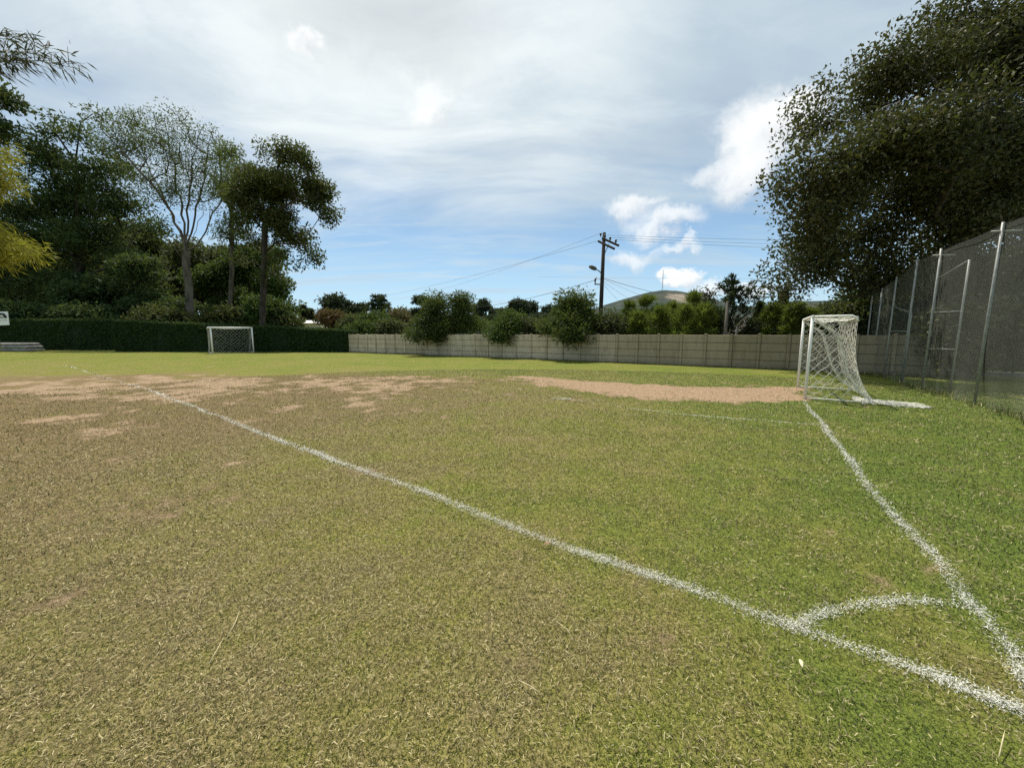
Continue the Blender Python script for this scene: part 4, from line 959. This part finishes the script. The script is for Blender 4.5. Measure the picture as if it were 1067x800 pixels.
# ------------------------------------------------------------------ houses
def house(label, px0, px1, ytop, D, roofm, hip, seed):
    a, b = at(px0, 348, D), at(px1, 348, D); a[2] = b[2] = 0; H = at(px0, ytop, D)[2]; w = b[0] - a[0]; dp = w * .7
    root = empty('house', (a + b) / 2, label, 'house'); c = (a + b) / 2 + np.array([0, dp / 2, 0])
    m = MB(); m.box(c + np.array([0, 0, H * .43]), (w, dp, H * .86)); m.build('wall', M['house_white'], root)
    m = MB(); e = .35; z0, z1_ = H * .862, H
    P = [c + np.array([sx * (w / 2 + e), sy * (dp / 2 + e), z0]) for sx, sy in ((-1, -1), (1, -1), (1, 1), (-1, 1))] + [c + np.array([sx * (w / 2 - hip), 0, z1_]) for sx in (-1, 1)]
    m.add(P, [(3, 2, 1, 0), (0, 1, 5, 4), (2, 3, 4, 5), (1, 2, 5), (3, 0, 4)]); m.build('roof', roofm, root)
    for k in range(3):
        m = MB(); m.box(c + np.array([(k - 1) * w * .3, -dp / 2 - .02, H * .5]), (w * .13, .06, H * .26)); m.build('window', M['window_dark'], root)
house('long white house with a pale low roof behind the hedge end', 310, 335, 333.5, 78, M['house_roof'], 1.2, 1)
house('small white house under a tiled roof far off below the umbrella tree', 494, 508, 330.5, 125, M['house_tile'], 1., 2)
conifer('conifer', 'small dark double topped conifer behind the long white house', 95, 318, 319, 9, 'leaf_far', seed=9, L=.8, W=.2, rad=.2, whorls=9, curve=.3, blunt=.7)
conifer('conifer', 'short dark conifer right behind the roof of the long white house', 97, 325, 322, 8, 'leaf_far', seed=10, L=.8, W=.2, rad=.2, whorls=9, curve=.3, blunt=.7)

# ------------------------------------------------------------------ sign and slabs at far left
sgD = 35.6
sb = at(-2, 348, sgD); sb[2] = 0
sg = empty('sign_board', sb, 'white sign board with a black arch shaped drawing in front of the hedge', 'sign')
m = MB(); m.tube([sb - np.array([0, 0, .1]), sb + np.array([0, 0, 2.4])], .04, 8); m.build('pole', M['galv'], sg, True)
t0 = at(-13, 325, sgD); t1 = at(8.5, 324.6, sgD); u0 = at(10.3, 338.6, sgD); w_ = at(-11, 339.6, sgD)
m = MB(); F_ = [w_, u0, t1, t0]; bk = np.array([0, .05, 0]); fr = np.array([0, -.06, 0])
m.add([p + fr for p in F_] + [p + fr + bk for p in F_], [(0, 1, 2, 3), (7, 6, 5, 4), (0, 4, 5, 1), (1, 5, 6, 2), (2, 6, 7, 3), (3, 7, 4, 0)]); bd = m.build('board', M['sign_white'], sg)
m = MB()
def onb(px, py): return at(px, py, sgD) + np.array([0, -.075, 0])
m.tube([onb(-4 + 0, 331.5), onb(-1, 328.5), onb(2, 327), onb(4.8, 327.6), onb(6.6, 329.6), onb(6.8, 331.3)], [.05, .07, .09, .10, .11, .12], 6)
m.tube([onb(1.2, 330.6), onb(3.6, 331.2)], .05, 6); m.tube([onb(-3, 331.4), onb(-.5, 331.2)], .05, 6)
for q_ in (-8, -5, -2, 1, 4, 6.5): m.tube([onb(q_, 333.8), onb(q_ + 1.0, 333.8)], .022, 5)
m.build('drawing', M['sign_black'], bd)
sl = empty('slab_stack', (*at(0, 348, 36.5)[:2], 0), 'low grey stack of three weathered slabs with rounded ends beside the hedge', 'slab stack')
sy = 36.6; s = sy / FPX
for k, (x1, z0_, z1_, dpp) in enumerate([(31.5, 0., .27, 1.5), (31, .275, .56, 1.4), (29, .565, .82, 1.25)]):
    xa, xb = at(-40, 348, sy)[0], at(x1, 348, sy)[0]; m = MB(); m.box(((xa + xb) / 2, sy + .3, (z0_ + z1_) / 2), (xb - xa, dpp, z1_ - z0_), bev=.10); m.build('slab', M['slab'], sl, False)

# ------------------------------------------------------------------ hills
def hills():
    xs = np.linspace(-2600, 2600, 200); ys = np.linspace(900, 2600, 60)
    XX, YY = np.meshgrid(xs, ys)
    prof_px = [-400,300,480,560,600,622,640,660,676,690,704,722,740,760,785,800,815,835,860,890,930,1000,1100,1500]
    prof_py = [344,343,342,335,326,319,314,309,305,303,304.5,308,313,316.5,319,317.5,314.5,314,313,316,320,326,330,340]
    D0 = 1600.
    a = XX / YY                                         # azimuth keeps the ridge shape readable from the pitch
    pxs = 533.5 + FPX * a / 1.0 * np.dot(ray(533.5, 348), [0, 1, 0])
    Hr = (348 - np.interp(533.5 + (XX / D0) * FPX * 1.0084, prof_px, prof_py)) / FPX * D0 * 1.008
    fall = np.exp(-((YY - D0) / 330.) ** 2)
    n = (fbm(XX, YY, .006, 140, 5) - .5)
    Zh = np.maximum(Hr + EYE, 0) * fall + n * 26 * fall - 6
    i = np.arange(XX.size).reshape(XX.shape); qq = np.stack([i[:-1, :-1], i[:-1, 1:], i[1:, 1:], i[1:, :-1]], -1).reshape(-1, 4)
    m, nt = new_mat('hillside'); N = NT(nt); P = N.pos()
    k1 = N.noise(P, .02, 6, .65); k2 = N.noise(P, .0065, 5, .6); k3 = N.noise(P, .1, 3, .6)
    c = N.mix(N.sstep(N.math('ADD', N.math('MULTIPLY', k1, .6), N.math('MULTIPLY', k3, .4)), .4, .6), (.036, .048, .042), (.072, .084, .070))
    c = N.mix(N.math('MULTIPLY', N.sstep(k2, .5, .62), .6), c, (.10, .092, .072))
    ctr = at(706, 312, 1450)
    dd = N.vmath('LENGTH', N.vmath('MULTIPLY', N.vmath('SUBTRACT', P, tuple(ctr)), (1/55., 1/140., 1/26.)))
    c = N.mix(N.sstep(N.math('ADD', dd, N.math('MULTIPLY', k1, 1.4)), 1.7, 1.2), c, (.26, .22, .17))
    p = N.n('ShaderNodeBsdfPrincipled', Base_Color=c, Roughness=.95); p.inputs['Specular IOR Level'].default_value = 0.
    N.out(p)
    tag(link('hills', mesh_np('hills', np.stack([XX, YY, Zh], -1).reshape(-1, 3), [qq], smooth=True), m), 'low wooded mountain with a bare rocky scar on the horizon', 'hill', kind='structure')
hills()
mb_ = at(690, 304.5, 1580); mz = at(690, 281, 1580)[2]
mast = empty('radio_mast', (mb_[0], mb_[1], mb_[2] - 8), 'thin lattice radio mast on the mountain top', 'mast')
m = MB(); leg = []
for k in range(3):
    an = k * 2.094; o = np.array([math.cos(an), math.sin(an), 0]); p0 = np.array([mb_[0], mb_[1], mb_[2] - 8]) + o * 2.6; p1 = np.array([mb_[0], mb_[1], mz]) + o * .5; leg.append((p0, p1)); m.tube([p0, p1], .32, 5)
for j in range(14):
    for k in range(3):
        A, B = leg[k], leg[(k + 1) % 3]; m.tube([A[0] + (A[1] - A[0]) * j / 14, B[0] + (B[1] - B[0]) * (j + 1) / 14], .16, 4)
m.build('lattice', M['galv'], mast)

# ------------------------------------------------------------------ small litter on the grass
GL = 'litter lying on the grass'
def dead_leaf(px, py, L, ang, mat, label):
    c = gp(px, py); c[2] = ground_z(c[0], c[1]) + .028; r = np.random.default_rng(int(px)); m = MB(); V = []; n = 8
    ax = np.array([math.cos(ang), math.sin(ang), .25]); ay = np.array([-math.sin(ang), math.cos(ang), .1])
    for i in range(n + 1):
        t = i / n; w = L * .2 * math.sin(math.pi * min(1, t * .96 + .02)) ** .8
        p = c + ax * (t - .5) * L + np.array([0, 0, .10 * L * math.sin(t * 3.1)])
        V += [p - ay * w + np.array([0, 0, w * .6]), p, p + ay * w + np.array([0, 0, w * .6])]
    m.add(V, [(i * 3 + k, i * 3 + 3 + k, i * 3 + 4 + k, i * 3 + 1 + k) for i in range(n) for k in (0, 1)])
    o = m.build('fallen_leaf', mat, None, True); sm = o.modifiers.new('thick', 'SOLIDIFY'); sm.thickness = .0012
    tag(o, label, 'leaf', GL)
dead_leaf(834, 697, .042, 1.2, M['dead_leaf_pale'], 'pale curled fallen leaf below the corner marking')
dead_leaf(570, 571, .07, .2, M['dead_leaf_brown'], 'brown fallen leaf beside the touchline')
def straw(pts, label, rad=.0022):
    m = MB(); P = []
    for px, py, dz in pts:
        c = gp(px, py); c[2] = ground_z(c[0], c[1]) + .02 + dz; P.append(c)
    m.tube(P, [rad] * (len(P) - 1) + [rad * .4], 5); tag(m.build('dry_stalk', M['straw'], None, True), label, 'stalk', GL)
straw([(236, 668, 0), (246, 654, .02), (250, 640, .01)], 'pale dry stalk standing out in the brown grass at left')
straw([(218, 695, 0), (226, 683, .01), (234, 668, .01)], 'short dry stalk just below the pale one at left')
straw([(540, 712, 0), (552, 721, .015), (568, 730, 0)], 'pale dry stalk lying in the grass at the bottom centre')
straw([(580, 651, 0), (590, 660, .01), (599, 671, 0)], 'thin dry stalk lying below the touchline')
straw([(1045 - 5, 793, 0), (1048 - 5, 780, .02), (1050 - 5, 772, .03)], 'bent dry stalk at the bottom right corner')

# ------------------------------------------------------------------ sun and sky
SUN_EL, SUN_AZ = math.radians(64), math.radians(-14)      # azimuth from +Y towards +X
sd = Vector((math.sin(SUN_AZ) * math.cos(SUN_EL), math.cos(SUN_AZ) * math.cos(SUN_EL), math.sin(SUN_EL)))
sun = bpy.data.lights.new('sun', 'SUN'); sun.energy = 5.0; sun.angle = math.radians(.6); sun.color = (1., .95, .87)
so = bpy.data.objects.new('sun', sun); COL.objects.link(so); so.rotation_euler = (-sd).to_track_quat('-Z', 'Y').to_euler(); so.location = sd * 200

w = bpy.data.worlds.new('World'); scene.world = w; w.use_nodes = True
nt = w.node_tree; nt.nodes.clear(); N = NT(nt)
sky = N.n('ShaderNodeTexSky', dict(sky_type='NISHITA', sun_disc=False, sun_elevation=SUN_EL, sun_rotation=SUN_AZ, altitude=1500., air_density=1., dust_density=.6, ozone_density=1.4))
D = N.vmath('NORMALIZE', N.n('ShaderNodeTexCoord').outputs['Generated'])
sx = N.n('ShaderNodeSeparateXYZ', Vector=D); zx, zy, zz = sx.outputs
zc = N.math('MAXIMUM', zz, 0.0)
inv = N.math('DIVIDE', 1., N.math('ADD', zc, .16))
cp = N.vmath('MULTIPLY', D, N.n('ShaderNodeCombineXYZ', X=inv, Y=inv, Z=0.).outputs[0])     # position on the cloud sheet
cps = N.vmath('MULTIPLY', cp, (.55, 1.25, 1.))
n1 = N.noise(cps, 1.15, 7, .58, .35); n2 = N.noise(N.vmath('ADD', cps, (7., 3., 0)), 2.6, 6, .6, .5); n3 = N.noise(N.vmath('MULTIPLY', cp, (.35, 1.9, 1)), 2.2, 6, .6, .6)
ten = lambda c: tuple(v * 10 for v in c)
# blue base: the sky texture, slightly deepened
base = N.mix(1., sky.outputs[0], (.72, .95, 1.0), 'MULTIPLY')
# veil
sunp = N.sstep(N.vmath('DOT_PRODUCT', D, tuple(unit([-.28, .80, .74]))), .76, 1.0)
vcol = N.mix(N.sstep(n1, .30, .70), ten((.35, .43, .52)), ten((.50, .585, .615)))
vcol = N.mix(N.math('MULTIPLY', N.sstep(n2, .45, .74), .5), vcol, ten((.64, .71, .73)))
vcol = N.mix(N.math('MULTIPLY', sunp, N.sstep(n2, .25, .68, .25, .95)), vcol, ten((.82, .85, .83)))
el = N.math('ADD', zz, N.math('MULTIPLY', N.math('SUBTRACT', n1, .5), .42))
veil = N.sstep(el, .15, .42, .0, .94)
streak = N.math('MULTIPLY', N.sstep(n3, .42, .72), .72)
veil = N.math('MAXIMUM', veil, streak)
c = N.mix(veil, base, vcol)
# whitish air near the horizon
c = N.mix(N.sstep(zz, .34, .0, 0.12, .64), c, ten((.50, .65, .76)))
# cumulus puffs
dn = N.noise(D, 9., 6, .62, color=True); dn2 = N.noise(D, 26., 5, .6, color=True)
Dd = N.vmath('ADD', D, N.vmath('ADD', N.vmath('MULTIPLY', N.vmath('SUBTRACT', dn, (.5, .5, .5)), (.16, .0, .13)), N.vmath('MULTIPLY', N.vmath('SUBTRACT', dn2, (.5, .5, .5)), (.05, 0, .045))))
det = N.noise(D, 14., 6, .6)
def puff(c, px, py, rx, ry, op, soft=.75, shade=.45):
    d = unit(ray(px, py)); sc = 1 / np.linalg.norm(ray(px, py)); k = sc / FPX
    q = N.vmath('MULTIPLY', N.vmath('SUBTRACT', Dd, tuple(d)), (1 / (rx * k), 1 / (max(rx, ry) * k * 1.3), 1 / (ry * k)))
    m = N.math('MULTIPLY', N.sstep(N.vmath('LENGTH', q), 1.15, 1.15 - soft), op)
    qz = N.n('ShaderNodeSeparateXYZ', Vector=q)
    lit = N.sstep(N.math('ADD', N.math('SUBTRACT', qz.outputs[2], N.math('MULTIPLY', qz.outputs[0], .35)), N.math('MULTIPLY', N.math('SUBTRACT', det, .5), 1.6)), -1.35, .25)
    pc = N.mix(lit, ten((.50, .54, .59)), ten((.86, .87, .86)))
    return N.mix(m, c, pc)
gm = N.vmath('LENGTH', N.vmath('MULTIPLY', N.vmath('SUBTRACT', Dd, tuple(unit(ray(400, 8)))), (1 / .26, 1 / .4, 1 / .11)))
c = N.mix(N.sstep(gm, 1.2, .2, 0, .55), c, ten((.50, .525, .545)))          # greyer thicker cloud overhead
for a_ in [(325,42,17,15,.75,.9), (450,116,34,24,.8,1.05), (795,142,44,46,.88,.85), (770,182,34,32,.8,.9), (822,120,26,28,.85,.8), (735,186,18,14,.5,.9), (658,221,31,15,.74,.95), (694,236,36,14,.74,.95), (660,268,34,12,.62,1.), (705,258,22,7,.6,.95), (709,290,19,11,.95,.6), (748,302,40,10,.7,.9), (790,306,40,12,.6,.9)]:
    c = puff(c, *a_)
below = N.sstep(zz, -.02, -.10)
c = N.mix(below, c, ten((.12, .12, .09)))
bg = N.n('ShaderNodeBackground', Color=c, Strength=.1)
o_ = nt.nodes.new('ShaderNodeOutputWorld'); nt.links.new(bg.outputs[0], o_.inputs['Surface'])
w.cycles.sampling_method = 'MANUAL'; w.cycles.sample_map_resolution = 512

# ------------------------------------------------------------------ render settings
vs = scene.view_settings; vs.view_transform = 'Standard'; vs.look = 'None'; vs.exposure = .32; vs.gamma = 1.; vs.use_curve_mapping = False
cy = scene.cycles; cy.max_bounces = 6; cy.diffuse_bounces = 3; cy.glossy_bounces = 2; cy.transmission_bounces = 3; cy.transparent_max_bounces = 12
cy.use_denoising = False; cy.sample_clamp_indirect = 4.
scene.render.film_transparent = False
